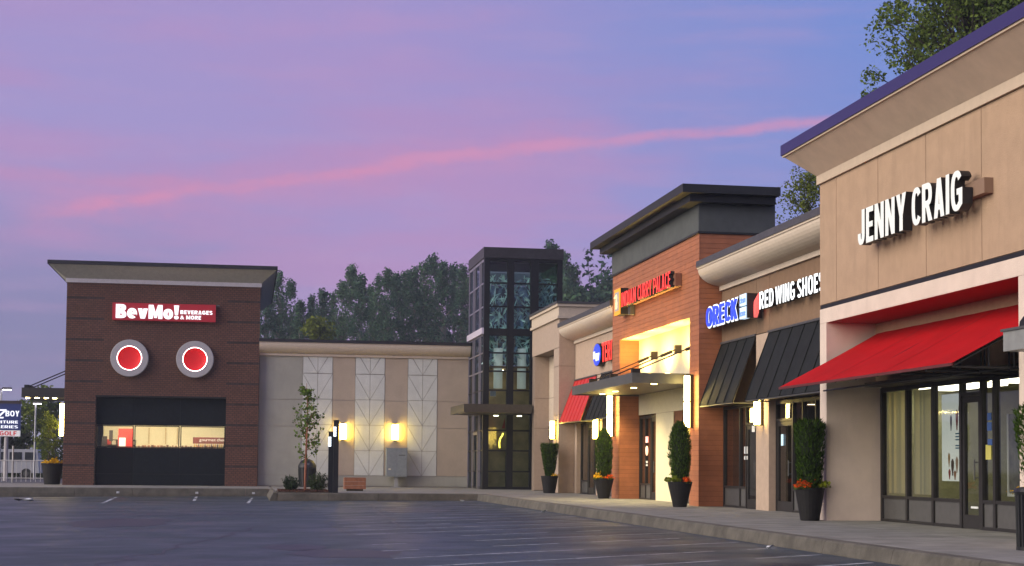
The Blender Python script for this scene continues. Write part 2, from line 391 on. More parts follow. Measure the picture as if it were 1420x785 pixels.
POSTER = mat('brightened_poster', (0.72, 0.74, 0.74), 0.6, emis=(0.9, 1.0, 1.0), est=0.16)  # glow added to the poster paper to brighten it behind the glass

# ------------------------------------------------------------------ text
_fc = {}
def earc(cx, cy, a, b, d0, d1, n=14, e=2.5):
    out = []
    for i in range(n + 1):
        q = math.radians(d0 + (d1 - d0) * i / n); c, s_ = math.cos(q), math.sin(q)
        out.append((cx + a * math.copysign(abs(c) ** (2 / e), c), cy + b * math.copysign(abs(s_) ** (2 / e), s_)))
    return out
def stroke(pts, th):
    L, R = [], []
    for i, p in enumerate(pts):
        q0, q1 = pts[max(0, i - 1)], pts[min(len(pts) - 1, i + 1)]
        d = Vector((q1[0] - q0[0], q1[1] - q0[1])).normalized(); k = th(i / (len(pts) - 1)) / 2 if callable(th) else th / 2
        L.append((p[0] - d.y * k, p[1] + d.x * k)); R.append((p[0] + d.y * k, p[1] - d.x * k))
    return L + R[::-1]
def outline(ch, t, h):
    """closed contours of a sans capital (height 1): t stem width, h bar thickness"""
    w = {'M': 0.86, 'W': 1.02, 'I': t, 'J': 0.50, 'E': 0.52, 'F': 0.50, 'L': 0.50, '!': t, 'O': 0.70, 'G': 0.68, 'Z': 0.6}.get(ch, 0.64)
    m = w / 2
    if ch == 'I': return [[(0, 0), (w, 0), (w, 1), (0, 1)]]
    if ch == '!': return [[(0.03, 0.32), (t - 0.03, 0.32), (t + 0.03, 1), (-0.03, 1)], earc(m, 0.12, t * 0.58, 0.125, 0, 345, 14, 2)]
    if ch == 'E': return [[(0, 0), (w, 0), (w, h), (t, h), (t, .5 - h / 2), (w * .92, .5 - h / 2), (w * .92, .5 + h / 2), (t, .5 + h / 2), (t, 1 - h), (w, 1 - h), (w, 1), (0, 1)]]
    if ch == 'F': return [[(0, 0), (t, 0), (t, .42), (w * .9, .42), (w * .9, .42 + h), (t, .42 + h), (t, 1 - h), (w, 1 - h), (w, 1), (0, 1)]]
    if ch == 'L': return [[(0, 0), (w, 0), (w, h), (t, h), (t, 1), (0, 1)]]
    if ch == 'T': return [[(m - t / 2, 0), (m + t / 2, 0), (m + t / 2, 1 - h), (w, 1 - h), (w, 1), (0, 1), (0, 1 - h), (m - t / 2, 1 - h)]]
    if ch == 'H': return [[(0, 0), (t, 0), (t, .5 - h / 2), (w - t, .5 - h / 2), (w - t, 0), (w, 0), (w, 1), (w - t, 1), (w - t, .5 + h / 2), (t, .5 + h / 2), (t, 1), (0, 1)]]
    if ch == 'N': return [[(0, 0), (t, 0), (t, .58), (w - t * 1.08, 0), (w, 0), (w, 1), (w - t, 1), (w - t, .42), (t * 1.08, 1), (0, 1)]]
    if ch == 'M': return [[(0, 0), (t, 0), (t, .60), (m - t * .32, 0.06), (m + t * .32, 0.06), (w - t, .60), (w - t, 0), (w, 0), (w, 1), (w - t * 1.15, 1), (m, .42), (t * 1.15, 1), (0, 1)]]
    if ch == 'V': return [[(m - t * .55, 0), (m + t * .55, 0), (w, 1), (w - t * 1.08, 1), (m, .30), (t * 1.08, 1), (0, 1)]]
    if ch == 'W': return [[(w * .27 - t * .5, 0), (w * .27 + t * .5, 0), (m, .62), (w * .73 - t * .5, 0), (w * .73 + t * .5, 0), (w, 1), (w - t, 1), (w * .735, .36), (m + t * .42, 1), (m - t * .42, 1), (w * .265, .36), (t, 1), (0, 1)]]
    if ch == 'Y': return [[(m - t / 2, 0), (m + t / 2, 0), (m + t / 2, .40), (w, 1), (w - t * 1.15, 1), (m, .60), (t * 1.15, 1), (0, 1), (m - t / 2, .40)]]
    if ch == 'K': return [[(0, 0), (t, 0), (t, .34), (t * 1.35, .42), (w - t * 1.2, 0), (w + .02, 0), (w * .60, .60), (w, 1), (w - t * 1.2, 1), (t, .58), (t, 1), (0, 1)]]
    if ch == 'Z': return [[(0, 0), (w, 0), (w, h), (t * 1.2, h), (w, 1 - h), (w, 1), (0, 1), (0, 1 - h), (w - t * 1.2, 1 - h), (0, h)]]
    if ch == 'A': return [[(0, 0), (t * 1.05, 0), (t * 1.05 + .05, .20), (w - t * 1.05 - .05, .20), (w - t * 1.05, 0), (w, 0), (m + t * .60, 1), (m - t * .60, 1)], [(m - (m - t * 1.05 - .07) * .82, .20 + h * .9), (m + (m - t * 1.05 - .07) * .82, .20 + h * .9), (m, .80)]]
    if ch in 'OQ': return [earc(m, .5, m, .5, 0, 350, 28), earc(m, .5, m - t, .5 - h, 0, 350, 28)]
    if ch == 'D': return [[(0, 0)] + earc(w * .42, .5, w * .58, .5, -90, 90, 16) + [(0, 1)], [(t, h)] + earc(w * .42, .5, w * .58 - t, .5 - h, -90, 90, 16) + [(t, 1 - h)]]
    if ch == 'C': return [earc(m, .5, m, .5, 38, 322, 26) + earc(m, .5, m - t, .5 - h, 318, 42, 26)]
    if ch == 'G': return [earc(m, .5, m, .5, 38, 300, 24) + [(w, .14), (w, .54), (w * .52, .54), (w * .52, .54 - h), (w - t, .54 - h), (w - t, .22)] + earc(m, .5, m - t, .5 - h, 305, 42, 24)]
    if ch == 'U': return [[(0, 1)] + earc(m, .34, m, .34, 180, 360, 18) + [(w, 1), (w - t, 1)] + earc(m, .34, m - t, .34 - h, 360, 180, 18) + [(t, 1)]]
    if ch == 'J': return [earc(m, .32, m, .32, 180, 360, 16) + [(w, 1), (w - t, 1)] + earc(m, .32, m - t, .32 - h, 360, 180, 16)]
    if ch == 'P': return [[(0, 0), (t, 0), (t, .36)] + earc(w * .5, .68, w * .5, .32, -90, 90, 14) + [(0, 1)], [(t, .36 + h)] + earc(w * .5, .68, w * .5 - t, .32 - h, -90, 90, 14) + [(t, 1 - h)]]
    if ch == 'R': return [[(0, 0), (t, 0), (t, .38), (w * .40, .38), (w - t * 1.12, 0), (w + .02, 0), (w * .68, .42)] + earc(w * .5, .70, w * .5, .30, -55, 90, 14) + [(0, 1)], [(t, .40 + h)] + earc(w * .5, .70, w * .5 - t, .30 - h, -90, 90, 12) + [(t, 1 - h)]]
    if ch == 'B': return [[(0, 0)] + earc(w * .5, .27, w * .5, .27, -90, 70, 12) + earc(w * .48, .76, w * .48, .24, -66, 90, 12) + [(0, 1)], [(t, h)] + earc(w * .5, .27, w * .5 - t, .27 - h, -90, 90, 12) + [(t, .54 - h)], [(t, .54 + h * .25)] + earc(w * .48, .76, w * .48 - t, .24 - h, -80, 90, 12) + [(t, 1 - h)]]
    if ch == 'S':
        pts = earc(m, 1 - h / 2 - .21, m - t / 2, .21 + .005, 28, 90, 8) + earc(m, .785 - h / 2, m - t / 2, .215, 90, 200, 12)
        top = earc(m, .765, m - t / 2, .235 - h / 2, 25, 225, 20, 2.3); bot = earc(m, .245, m - t / 2, .245 - h / 2, 45, -155, 20, 2.3)
        return [stroke(top + bot, lambda f_: h + (t - h) * 0.5 * (1 - abs(2 * f_ - 1)))]
    if ch == 'o': w = .60; m = .30; return [earc(m, .36, m, .37, 0, 350, 28, 2.2), earc(m, .36, m - t, .37 - h, 0, 350, 28, 2.2)]
    if ch == 'v': w = .60; m = .30; return [[(m - t * .55, 0), (m + t * .55, 0), (w, .72), (w - t * 1.05, .72), (m, .22), (t * 1.05, .72), (0, .72)]]
    if ch == 'e':
        w = .60; m = .30; k = .30
        return [earc(m, .36, m, .37, -9, -9 + 1, 1, 2.2)[:1] + earc(m, .36, m, .37, 0, 312, 28, 2.2) + earc(m, .36, m - t, .37 - h, 305, 200, 12, 2.2) + [(w - .005, k)], earc(m, .40, m - t, .32 - h * .9, 8, 172, 12, 2.2)]
    return None
def glyph(ch, bold, depth, wt=None):
    k = (ch, round(bold, 3), wt)
    if k not in _fc:
        oc = outline(ch, *wt) if wt else None
        if oc:
            cu = bpy.data.curves.new('t', 'CURVE'); cu.dimensions = '2D'; cu.fill_mode = 'BOTH'
            for c in oc:
                sp = cu.splines.new('POLY'); sp.points.add(len(c) - 1); sp.use_cyclic_u = True
                for q, v in zip(sp.points, c): q.co = (v[0], v[1], 0, 1)
        else:
            cu = bpy.data.curves.new('t', 'FONT'); cu.body = ch; cu.size = 1.4
        cu.bevel_depth = bold; cu.bevel_resolution = 0; cu.extrude = 0.5; cu.resolution_u = 3
        o = bpy.data.objects.new('t', cu); C.objects.link(o)
        dg = bpy.context.evaluated_depsgraph_get(); dg.update()
        me = bpy.data.meshes.new_from_object(o.evaluated_get(dg))
        vs = [tuple(v.co) for v in me.vertices]; fs = [tuple(p.vertices) for p in me.polygons]
        ns = [p.normal.z > 0.3 for p in me.polygons]
        bpy.data.objects.remove(o); bpy.data.curves.remove(cu); bpy.data.meshes.remove(me)
        _fc[k] = (vs, fs, ns)
    return _fc[k]
def text(s, org, U, V, width, height, depth, mats, parent, bold=0.03, gap=0.06, space=0.28, name='letter', wt=None, slant=0.0):
    """org: lower left corner on the wall side plane; U reading direction; V up; letters stand out along U x V.
    width/height fitted to the capitals. One mesh per letter."""
    U, V, org = Vector(U), Vector(V), Vector(org); N = U.cross(V)
    xs = []; cur = 0.0; ymax = 0.0; ymin = 9
    for ch in s:
        if ch == ' ': cur += space; xs.append(None); continue
        vs, fs, ns = glyph(ch, bold, depth, wt)
        a = min(v[0] for v in vs); b = max(v[0] for v in vs)
        xs.append(cur - a); cur += (b - a) + gap
        if ch.isupper() or len(s) == 1: ymax = max(ymax, max(v[1] for v in vs)); ymin = min(ymin, min(v[1] for v in vs))
    if ymax == 0:
        for ch in s:
            if ch != ' ':
                vs = glyph(ch, bold, depth, wt)[0]; ymax = max(ymax, max(v[1] for v in vs)); ymin = min(ymin, min(v[1] for v in vs))
    kx = width / (cur - gap); ky = height / (ymax - ymin)
    out = []
    for ch, x in zip(s, xs):
        if x is None: continue
        vs, fs, ns = glyph(ch, bold, depth, wt)
        b = Mb()
        P = [org + U * ((v[0] + x) * kx + slant * (v[1] - ymin) * ky) + V * ((v[1] - ymin) * ky) + N * ((v[2] / (0.5 + bold) + 1) / 2 * depth) for v in vs]
        b.v = [tuple(p) for p in P]; b.f = fs; b.m = [0 if n else 1 for n in ns]
        out.append(b.build(name, mats, parent, fix=False))
    return out
LEFTW = ((0, -1, 0), (0, 0, 1))     # reading direction on walls that face -X
FRONT = ((1, 0, 0), (0, 0, 1))      # on walls that face the camera (-Y)

# ------------------------------------------------------------------ ground
def lotz(x, y): return -0.218 - 0.0014 * (y - 24) + 0.0075 * (x - 9)
b = Mb()
N = 12
R_ = 3000
g0 = b.add([(-R_, -R_, -1.1), (R_, -R_, -1.1), (R_, R_, -1.1), (-R_, R_, -1.1)], [(0, 1, 2, 3)])
struct(b.build('ground', GROUND))
b = Mb()
xs = [-70, -40, -20, -8, 1, 5, 9.42]; ys = [-30, 0, 12, 20, 30, 45, 60, 63.7]
for i in range(len(xs) - 1):
    for j in range(len(ys) - 1):
        P = [(xs[i], ys[j]), (xs[i + 1], ys[j]), (xs[i + 1], ys[j + 1]), (xs[i], ys[j + 1])]
        b.add([(x, y, lotz(x, y)) for x, y in P], [(0, 1, 2, 3)])
for i in range(4):
    P = [(xs[i], 63.7), (min(xs[i + 1], 1.1), 63.7), (min(xs[i + 1], 1.1), 73.2), (xs[i], 73.2)]
    b.add([(x, y, lotz(x, y)) for x, y in P], [(0, 1, 2, 3)])
lot = struct(b.build('parking_lot', ASPH))
# painted stall lines
def paint_line(p0, p1, w, name='stall_line'):
    b = Mb(); p0, p1 = Vector(p0), Vector(p1); d = (p1 - p0).normalized(); n = Vector((-d.y, d.x)) * w / 2
    k = max(1, int((p1 - p0).length / 0.8)); t = 0.0
    for i in range(k):
        a, c = p0 + (p1 - p0) * (i / k), p0 + (p1 - p0) * ((i + 0.96) / k)
        if random.random() < 0.22: continue
        ww = random.uniform(0.65, 1.0)
        q = [a - n * ww, c - n * ww, c + n * ww, a + n * ww]
        b.add([(v.x, v.y, lotz(v.x, v.y) + 0.004) for v in q], [(0, 1, 2, 3)])
    if b.f: b.build(name, PAINT, lot)
for i in range(22):
    yk = 17.8 + 2.1 * i
    paint_line((9.0, yk), (2.2, yk - 4.28), 0.10)
for x0, x1, ye in ((-5.62, -5.2, 60.5), (-2.16, -2.0, 64.0), (0.36, 0.1, 60.0)):
    paint_line((x0, 72.7), (x1, ye), 0.14)
# old repairs: dark sealed patches and sealed cracks
SEAL = mat('sealcoat', (0.014, 0.015, 0.018), 0.5, var=0.25, vscale=2)
random.seed(44)
def decal(pts, name):
    Mb().add([(x, y, lotz(x, y) + 0.0035) for x, y in pts], [tuple(range(len(pts)))]).build(name, SEAL, lot)
for cx, cy, a, b_ in ((1.6, 25.5, 1.0, 1.6), (0.9, 27.6, 0.6, 1.2), (-3.0, 40.0, 1.4, 3.5), (5.2, 50.0, 1.2, 3.0)):
    decal([(cx + a * math.cos(q) * random.uniform(0.7, 1.1), cy + b_ * math.sin(q) * random.uniform(0.7, 1.1)) for q in [2 * PI * i / 14 for i in range(14)]], 'sealed_patch')
for x0, y0, x1, y1 in ((-9, 33, 1, 31), (-2, 22.5, 0.5, 38), (-7, 47, 4, 45), (3.5, 36, 4.5, 58), (-12, 58, -3, 66)):
    n = 18; P = [(x0 + (x1 - x0) * i / n + random.gauss(0, 0.12), y0 + (y1 - y0) * i / n + random.gauss(0, 0.12)) for i in range(n + 1)]
    b = Mb(); dx, dy = x1 - x0, y1 - y0; L = math.hypot(dx, dy); nx, ny = -dy / L, dx / L
    for p, q in zip(P[:-1], P[1:]):
        w = random.uniform(0.025, 0.06)
        c4 = [(p[0] - nx * w, p[1] - ny * w), (q[0] - nx * w, q[1] - ny * w), (q[0] + nx * w, q[1] + ny * w), (p[0] + nx * w, p[1] + ny * w)]
        b.add([(x, y, lotz(x, y) + 0.003) for x, y in c4], [(0, 1, 2, 3)])
    b.build('sealed_crack', SEAL, lot)
# far pavement left of and behind the brick store
struct(Mb().box(-90, 60, 86.0, 260, -0.6, -0.06).build('far_pavement', mat('far_lot_asphalt', (0.06, 0.058, 0.058), 0.7, var=0.15, vscale=0.5)))
# pavement slabs (right walk, plaza in front of the link wall, walk in front of the brick store)
walk = struct(Mb().box(9.5, 17.6, 8, 63.72, -0.5, -0.03).build('walkway', JOINT))
def slabs(parent, x0, x1, y0, y1, nx, ny, z=0.0, cut=None):
    dx, dy = (x1 - x0) / nx, (y1 - y0) / ny; g = 0.013
    for i in range(nx):
        for j in range(ny):
            a, c = x0 + i * dx, y0 + j * dy
            dz = random.uniform(-0.004, 0.0)
            Mb().box(a + g, a + dx - g, c + g, c + dy - g, -0.06, z + dz).build('paving_slab', CONC, parent)
slabs(walk, 9.5, 17.5, 8.0, 63.7, 3, 22)
plaza = struct(Mb().box(1.2, 13.9, 63.74, 80.9, -0.5, -0.03).build('plaza', JOINT))
slabs(plaza, 3.4, 13.9, 63.9, 80.9, 4, 7)
slabs(plaza, 1.25, 3.4, 67.2, 80.9, 1, 5)
fwalk = struct(Mb().box(-45, 1.18, 73.3, 86.0, -0.5, -0.03).build('front_walk', JOINT))
slabs(fwalk, -45, 1.18, 73.35, 86.0, 16, 4)
# kerbs: battered stones with joints, laid in a row
kerb = struct(Mb().box(9.32, 9.44, 8, 63.4, -0.6, -0.25).build('kerb', KERB))
def kerbstone_y(y0, y1):      # right-hand kerb, along Y; face leans
    zb0, zb1 = -0.5, -0.5
    prof = [(9.17, -0.52), (9.18, lotz(9.1, y0) + 0.02), (9.225, -0.03), (9.25, 0.0), (9.49, 0.0), (9.49, -0.52)]
    Mb().prism(prof, lambda a, c, t: (a, t, c), y0 + 0.006, y1 - 0.006).build('kerb_stone', KERB, kerb)
y = 8.0
while y < 63.2:
    kerbstone_y(y, min(y + 2.75, 63.3)); y += 2.75
def kerbstone_x(x0, x1, Y, parent):
    prof = [(Y - 0.06, -0.75), (Y - 0.05, -0.26), (Y, -0.03), (Y + 0.03, 0.0), (Y + 0.24, 0.0), (Y + 0.24, -0.75)]
    Mb().prism(prof, lambda a, c, t: (t, a, c), x0 + 0.006, x1 - 0.006).build('kerb_stone', KERB, parent)
x = 1.25
while x < 9.2:
    kerbstone_x(x, min(x + 2.0, 9.24), 63.48, kerb); x += 2.0
x = -45
while x < 1.0:
    kerbstone_x(x, min(x + 2.5, 1.0), 73.06, kerb); x += 2.5
for y0, y1 in ((63.6, 66.4), (66.4, 69.6), (69.6, 73.0)):
    prof = [(0.94, -0.75), (0.96, -0.26), (1.08, -0.03), (1.1, 0.0), (1.22, 0.0), (1.22, -0.75)]
    Mb().prism(prof, lambda a, c, t: (a, t, c), y0 + 0.006, y1 - 0.006).build('kerb_stone', KERB, kerb)
for x in (-5.62, -2.16, 0.36):   # paint carried up the kerb
    Mb().quad((x - 0.07, 72.99, -0.25), (x + 0.07, 72.99, -0.25), (x + 0.06, 73.005, -0.16), (x - 0.06, 73.005, -0.16)).build('paint_mark', PAINT, kerb)

# ------------------------------------------------------------------ building helpers
def stucco_panels_x(parent, X, ysplits, zsplits, m, gap=0.02, th=0.03, name='stucco_panel'):
    """panels on a wall facing -X (front faces at X)"""
    for i in range(len(ysplits) - 1):
        for j in range(len(zsplits) - 1):
            Mb().box(X, X + th, ysplits[i] + gap / 2, ysplits[i + 1] - gap / 2, zsplits[j] + gap / 2, zsplits[j + 1] - gap / 2).build(name, m, parent)
def barrel_y(mb, Xw, Xo, ztop, zbot, y0, y1):
    """convex cove running along Y on a wall facing -X"""
    prof = [(Xw, ztop), (Xo, ztop), (Xo, ztop - 0.05)]
    for k in range(1, 11):
        a = k / 10 * PI / 2
        prof.append((Xo + (Xw - Xo) * (1 - math.cos(a)), ztop - 0.05 - (ztop - 0.05 - zbot) * math.sin(a)))
    mb.prism(prof, lambda a, c, t: (a, t, c), y0, y1)
def planks_rect(mb, org, U, V, N, w, h, course=0.15, th=0.018, gap=0.008):
    org, U, V, N = map(Vector, (org, U, V, N)); n = max(1, round(h / course)); c = h / n
    for i in range(n):
        u = 0.0
        while u < w - 0.02:
            L = random.uniform(1.6, 3.2)
            if w - u - L < 0.6: L = w - u
            L = min(L, w - u)
            p = [org + U * a + V * bb + N * d for d in (0, th) for bb in (i * c, (i + 1) * c - gap) for a in (u, u + L - 0.004)]
            mb.add(p, [(4, 5, 7, 6), (0, 1, 5, 4), (2, 6, 7, 3), (0, 4, 6, 2), (1, 3, 7, 5)])
            u += L
def room(parent, x0, x1, y0, y1, z1, wall, floor=INT_DARK, name='interior_room', ceil=None):
    b = Mb()
    b.quad((x1, y0, 0.01), (x1, y1, 0.01), (x1, y1, z1), (x1, y0, z1))
    b.quad((x0, y0, 0.01), (x1, y0, 0.01), (x1, y0, z1), (x0, y0, z1))
    b.quad((x0, y1, 0.01), (x0, y1, z1), (x1, y1, z1), (x1, y1, 0.01))
    b.quad((x0, y0, z1), (x1, y0, z1), (x1, y1, z1), (x0, y1, z1))
    b.quad((x0, y0, 0.012), (x0, y1, 0.012), (x1, y1, 0.012), (x1, y0, 0.012), 1)
    return b.build(name, [wall, floor], parent, fix=False)
def lampdisc(parent, x, y, z, r=0.14, m=LAMPIN, name='ceiling_light'):
    return Mb().lathe([(r, 0), (r, 0.03)], (x, y, z), 12).build(name, m, parent)
def storefront_x(parent, X, ys, z0, z1, zsill, doors=(), fm=FRAME_BRONZE, fw=0.07, kick=KICK, glass=GLASS, transom=None):
    """glazed wall facing -X; ys: mullion centres (ascending); doors: bay indices"""
    for y in ys:
        Mb().box(X - 0.05, X + 0.07, y - fw / 2, y + fw / 2, z0, z1).build('mullion', fm, parent)
    for i in range(len(ys) - 1):
        a, c = ys[i] + fw / 2, ys[i + 1] - fw / 2
        Mb().box(X - 0.045, X + 0.065, a, c, z1 - 0.09, z1).build('head_rail', fm, parent)
        if i in doors:
            top = z1 - 0.09
            if transom:
                Mb().box(X - 0.045, X + 0.065, a, c, transom, transom + 0.07).build('transom_rail', fm, parent)
                Mb().box(X, X + 0.02, a, c, transom + 0.07, z1 - 0.09).build('pane', glass, parent); top = transom
            d = bpy.data.objects.new('door', None); C.objects.link(d); d.parent = parent; d.location = Vector((X, (a + c) / 2, z0)) - wloc(parent)
            s = 0.09
            f_ = Mb().box(X - 0.03, X + 0.04, a + 0.01, a + 0.01 + s, z0 + 0.01, top - 0.01).box(X - 0.03, X + 0.04, c - 0.01 - s, c - 0.01, z0 + 0.01, top - 0.01)
            f_.box(X - 0.03, X + 0.04, a + 0.01 + s, c - 0.01 - s, top - 0.13, top - 0.01).box(X - 0.03, X + 0.04, a + 0.01 + s, c - 0.01 - s, z0 + 0.01, z0 + 0.27)
            f_.build('door_frame', fm, d)
            Mb().box(X, X + 0.015, a + 0.01 + s, c - 0.01 - s, z0 + 0.27, top - 0.13).build('pane', glass, d)
            yh = a + 0.13
            Mb().tube((X - 0.10, yh, z0 + 0.95), (X - 0.10, yh, z0 + 1.35), 0.016).tube((X - 0.10, yh, z0 + 1.0), (X - 0.02, yh, z0 + 1.0), 0.012).tube((X - 0.10, yh, z0 + 1.3), (X - 0.02, yh, z0 + 1.3), 0.012).build('handle', STEEL, d)
        else:
            Mb().box(X - 0.045, X + 0.065, a, c, zsill - 0.06, zsill).build('sill_rail', fm, parent)
            Mb().box(X - 0.045, X + 0.065, a, c, z0, z0 + 0.06).build('base_rail', fm, parent)
            Mb().box(X - 0.01, X + 0.05, a, c, z0 + 0.06, zsill - 0.06).build('kick_panel', kick, parent)
            Mb().box(X, X + 0.02, a, c, zsill, z1 - 0.09).build('pane', glass, parent)
def point(parent, loc, energy, col, r=0.1):
    l = bpy.data.lights.new('lamp_light', 'POINT'); l.energy = energy; l.color = col; l.shadow_soft_size = r
    o = bpy.data.objects.new('lamp_light', l); C.objects.link(o); o.parent = parent; o.location = Vector(loc) - wloc(parent)

# ------------------------------------------------------------------ 1 brick store at the left
bs = thing('brick_store', 'dark brown brick store building with flared cornice and black framed window bay', 'building', (-4.15, 80.6, 0))
BX0, BX1, BY = -8.88, 0.57, 80.6
WX0, WX1, WZ = -7.36, -1.03, 4.38
core = Mb()
core.box(BX0 + 0.03, WX0, BY + 0.03, 96, 0.0, 10.05).box(WX1, BX1 - 0.03, BY + 0.03, 96, 0.0, 10.05).box(WX0, WX1, BY + 0.03, 96, WZ, 10.05).box(WX0, WX1, 85.2, 96, 0, WZ)
core.build('masonry_core', MORTAR, bs)
bw = Mb(); CH, BL = 0.1035, 0.215
r = 0
while r * CH < 10.0:
    z0 = r * CH; z1 = z0 + CH - 0.018
    x = BX0 - (BL / 2 if r % 2 else 0)
    while x < BX1:
        a, c = max(x, BX0), min(x + BL - 0.018, BX1)
        x += BL
        if c - a < 0.03: continue
        segs = [(a, c)]
        if z0 < WZ - 0.02:
            segs = []
            if a < WX0: segs.append((a, min(c, WX0)))
            if c > WX1: segs.append((max(a, WX1), c))
        for a, c in segs:
            if c - a < 0.02: continue
            dark = (r % 10 == 9) and (a < BX0 + 1.70 or c > BX1 - 1.55)
            yo = BY + (0.022 if dark else random.uniform(-0.003, 0.003))
            bw.add([(a, yo, z0), (c, yo, z0), (c, yo, z1), (a, yo, z1), (a, BY + 0.03, z0), (c, BY + 0.03, z0), (c, BY + 0.03, z1), (a, BY + 0.03, z1)],
                   [(0, 1, 2, 3), (3, 2, 6, 7), (1, 5, 6, 2), (4, 0, 3, 7), (4, 5, 1, 0)], 1 if dark else 0)
    r += 1
bw.build('brickwork', [BRICK, BRICK_DARK], bs, kind='stuff', fix=False)
# side faces: brick courses as ridges
sw = Mb()
r = 0
while r * CH < 10.0:
    for X, s in ((BX0 + 0.03, -1), (BX1 - 0.03, 1)):
        y = BY + 0.004
        while y < 95.5:
            if s > 0 and y > 82: break
            L = BL * (4 if y > 84 else 1)
            xa = X + s * 0.03
            sw.quad((xa, y, r * CH), (xa, y + L - 0.012, r * CH), (xa, y + L - 0.012, r * CH + CH - 0.012), (xa, y, r * CH + CH - 0.012)); y += L
    r += 1
sw.build('side_brickwork', BRICK, bs, kind='stuff', fix=False)
Mb().box(BX0 - 0.06, BX1 + 0.06, BY - 0.06, 96.1, 10.0, 10.2).build('fascia_band', BEV_TRIM, bs)
Mb().frustum((BX0 - 0.05, BX1 + 0.05, BY - 0.05, 96.1), 10.2, (BX0 - 0.80, BX1 + 0.76, BY - 0.8, 96.8), 10.80).build('flared_cornice', BEV_TAN, bs)
Mb().box(BX0 - 0.86, BX1 + 0.82, BY - 0.86, 96.9, 10.80, 10.99).build('roof_cap', CAP_DARK, bs)
# window bay
YW = BY + 0.35
mx = [WX0, -5.52, -3.28, WX1]
for i in range(3):
    a, c = mx[i], mx[i + 1]
    Mb().box(a + 0.01, c - 0.01, YW, YW + 0.06, 2.98, WZ).build('upper_panel', NAVY, bs)
    Mb().box(a + 0.01, c - 0.01, YW + (0.02 if i == 0 else 0), YW + 0.06, 0.58, 1.87).build('lower_panel', BLACKP if i == 0 else NAVY, bs)
    Mb().box(a + 0.01, c - 0.01, YW + (0.02 if i == 0 else 0), YW + 0.06, 0.03, 0.55).build('base_panel', BLACKP if i == 0 else NAVY, bs)
    w = Mb().box(a + 0.02, a + 0.07, YW, YW + 0.1, 1.88, 2.97).box(c - 0.07, c - 0.02, YW, YW + 0.1, 1.88, 2.97).box(a + 0.07, c - 0.07, YW, YW + 0.1, 2.92, 2.97).box(a + 0.07, c - 0.07, YW, YW + 0.1, 1.88, 1.93).build('window', FRAME, bs)
    Mb().box(a + 0.07, c - 0.07, YW + 0.04, YW + 0.06, 1.93, 2.92).build('pane', GLASS_ART, w)
Mb().box(WX0 - 0.0, WX0 + 0.02, BY + 0.03, YW, 0.0, WZ).box(WX1 - 0.02, WX1, BY + 0.03, YW, 0, WZ).box(WX0 + 0.02, WX1 - 0.02, BY + 0.03, YW, WZ - 0.02, WZ).build('bay_lining', FRAME, bs)
Mb().box(-3.9, -2.6, YW - 0.10, YW - 0.02, 2.985, 3.03).build('hanger_rail', FRAME, bs)
Mb().box(WX0 + 0.02, WX1 - 0.02, YW + 0.062, YW + 0.11, 0.0, 1.875).box(WX0 + 0.02, WX1 - 0.02, YW + 0.062, YW + 0.11, 2.985, WZ).build('panel_backing', FRAME, bs)
# lit interior
ir = Mb(); y0, y1 = YW + 0.12, 85.1
ir.quad((WX0, y1, 0.02), (WX1, y1, 0.02), (WX1, y1, 4.2), (WX0, y1, 4.2)).quad((WX0, y0, 4.2), (WX1, y0, 4.2), (WX1, y1, 4.2), (WX0, y1, 4.2))
ir.quad((WX0, y0, 0.02), (WX0, y1, 0.02), (WX0, y1, 4.2), (WX0, y0, 4.2)).quad((WX1, y0, 0.02), (WX1, y0, 4.2), (WX1, y1, 4.2), (WX1, y1, 0.02))
ir.quad((WX0, y0, 0.02), (WX1, y0, 0.02), (WX1, y1, 0.02), (WX0, y1, 0.02), 1)
ir.build('interior_room', [INT_CREAM, INT_DARK], bs, fix=False)
for x in (-6.4, -4.4, -2.2):
    Mb().box(x - 0.6, x + 0.6, 81.15, 81.75, 4.12, 4.17).build('ceiling_light', glow('store_ceiling_lamp', (1.0, 0.90, 0.66), 34.0), bs)
# things in the lit windows
t = thing('display_stand', 'red display stand with white price card in left pane of brick store', 'display', (-6.3, 82.6, 0))
Mb().box(-6.42, -5.72, 82.9, 83.1, 0.9, 2.85).build('back_board', mat('display_red', (0.45, 0.03, 0.02), 0.6), t)
Mb().box(-6.5, -6.0, 82.5, 82.9, 0.02, 1.85).build('plinth', INT_BROWN, t)
Mb().box(-6.42, -5.98, 82.62, 82.66, 1.86, 2.5).build('frame', mat('display_red2', (0.5, 0.04, 0.03), 0.6), t)
Mb().box(-6.36, -6.04, 82.60, 82.615, 1.9, 2.38).build('price_card', WHITE_P, t)
Mb().box(-7.2, -6.98, 82.7, 82.95, 0.02, 2.45).box(-6.85, -6.68, 82.55, 82.7, 2.2, 2.75).build('dark_shelving', mat('shelf_dark', (0.05, 0.035, 0.03), 0.6), t)
t = thing('cheese_shelf', 'lit shelf of yellow bottles under a brown gourmet sign in right pane', 'shelf', (-1.9, 82.4, 0))
Mb().box(-2.65, -1.05, 82.3, 82.7, 0.02, 1.85).build('cabinet', INT_BROWN, t)
hd = Mb().box(-2.68, -1.05, 82.2, 82.4, 2.12, 2.44).build('header_board', mat('brown_red_board', (0.17, 0.035, 0.025), 0.6), t)
text('gourmet chee', (-2.36, 82.2, 2.20), *FRONT, 1.3, 0.19, 0.01, [WHITE_P, WHITE_P], hd, bold=0.02)
for k in range(15):
    x = -2.6 + k * 0.105
    g = Mb().lathe([(0.036, 0), (0.036, 0.18), (0.014, 0.23), (0.014, 0.30)], (x, 82.42, 1.84), 8)
    g.build('bottle', mat('amber_bottle_%d' % (k % 3), ((0.75, 0.46, 0.03), (0.65, 0.38, 0.02), (0.10, 0.05, 0.02))[k % 3], 0.3), t)
t = Mb()
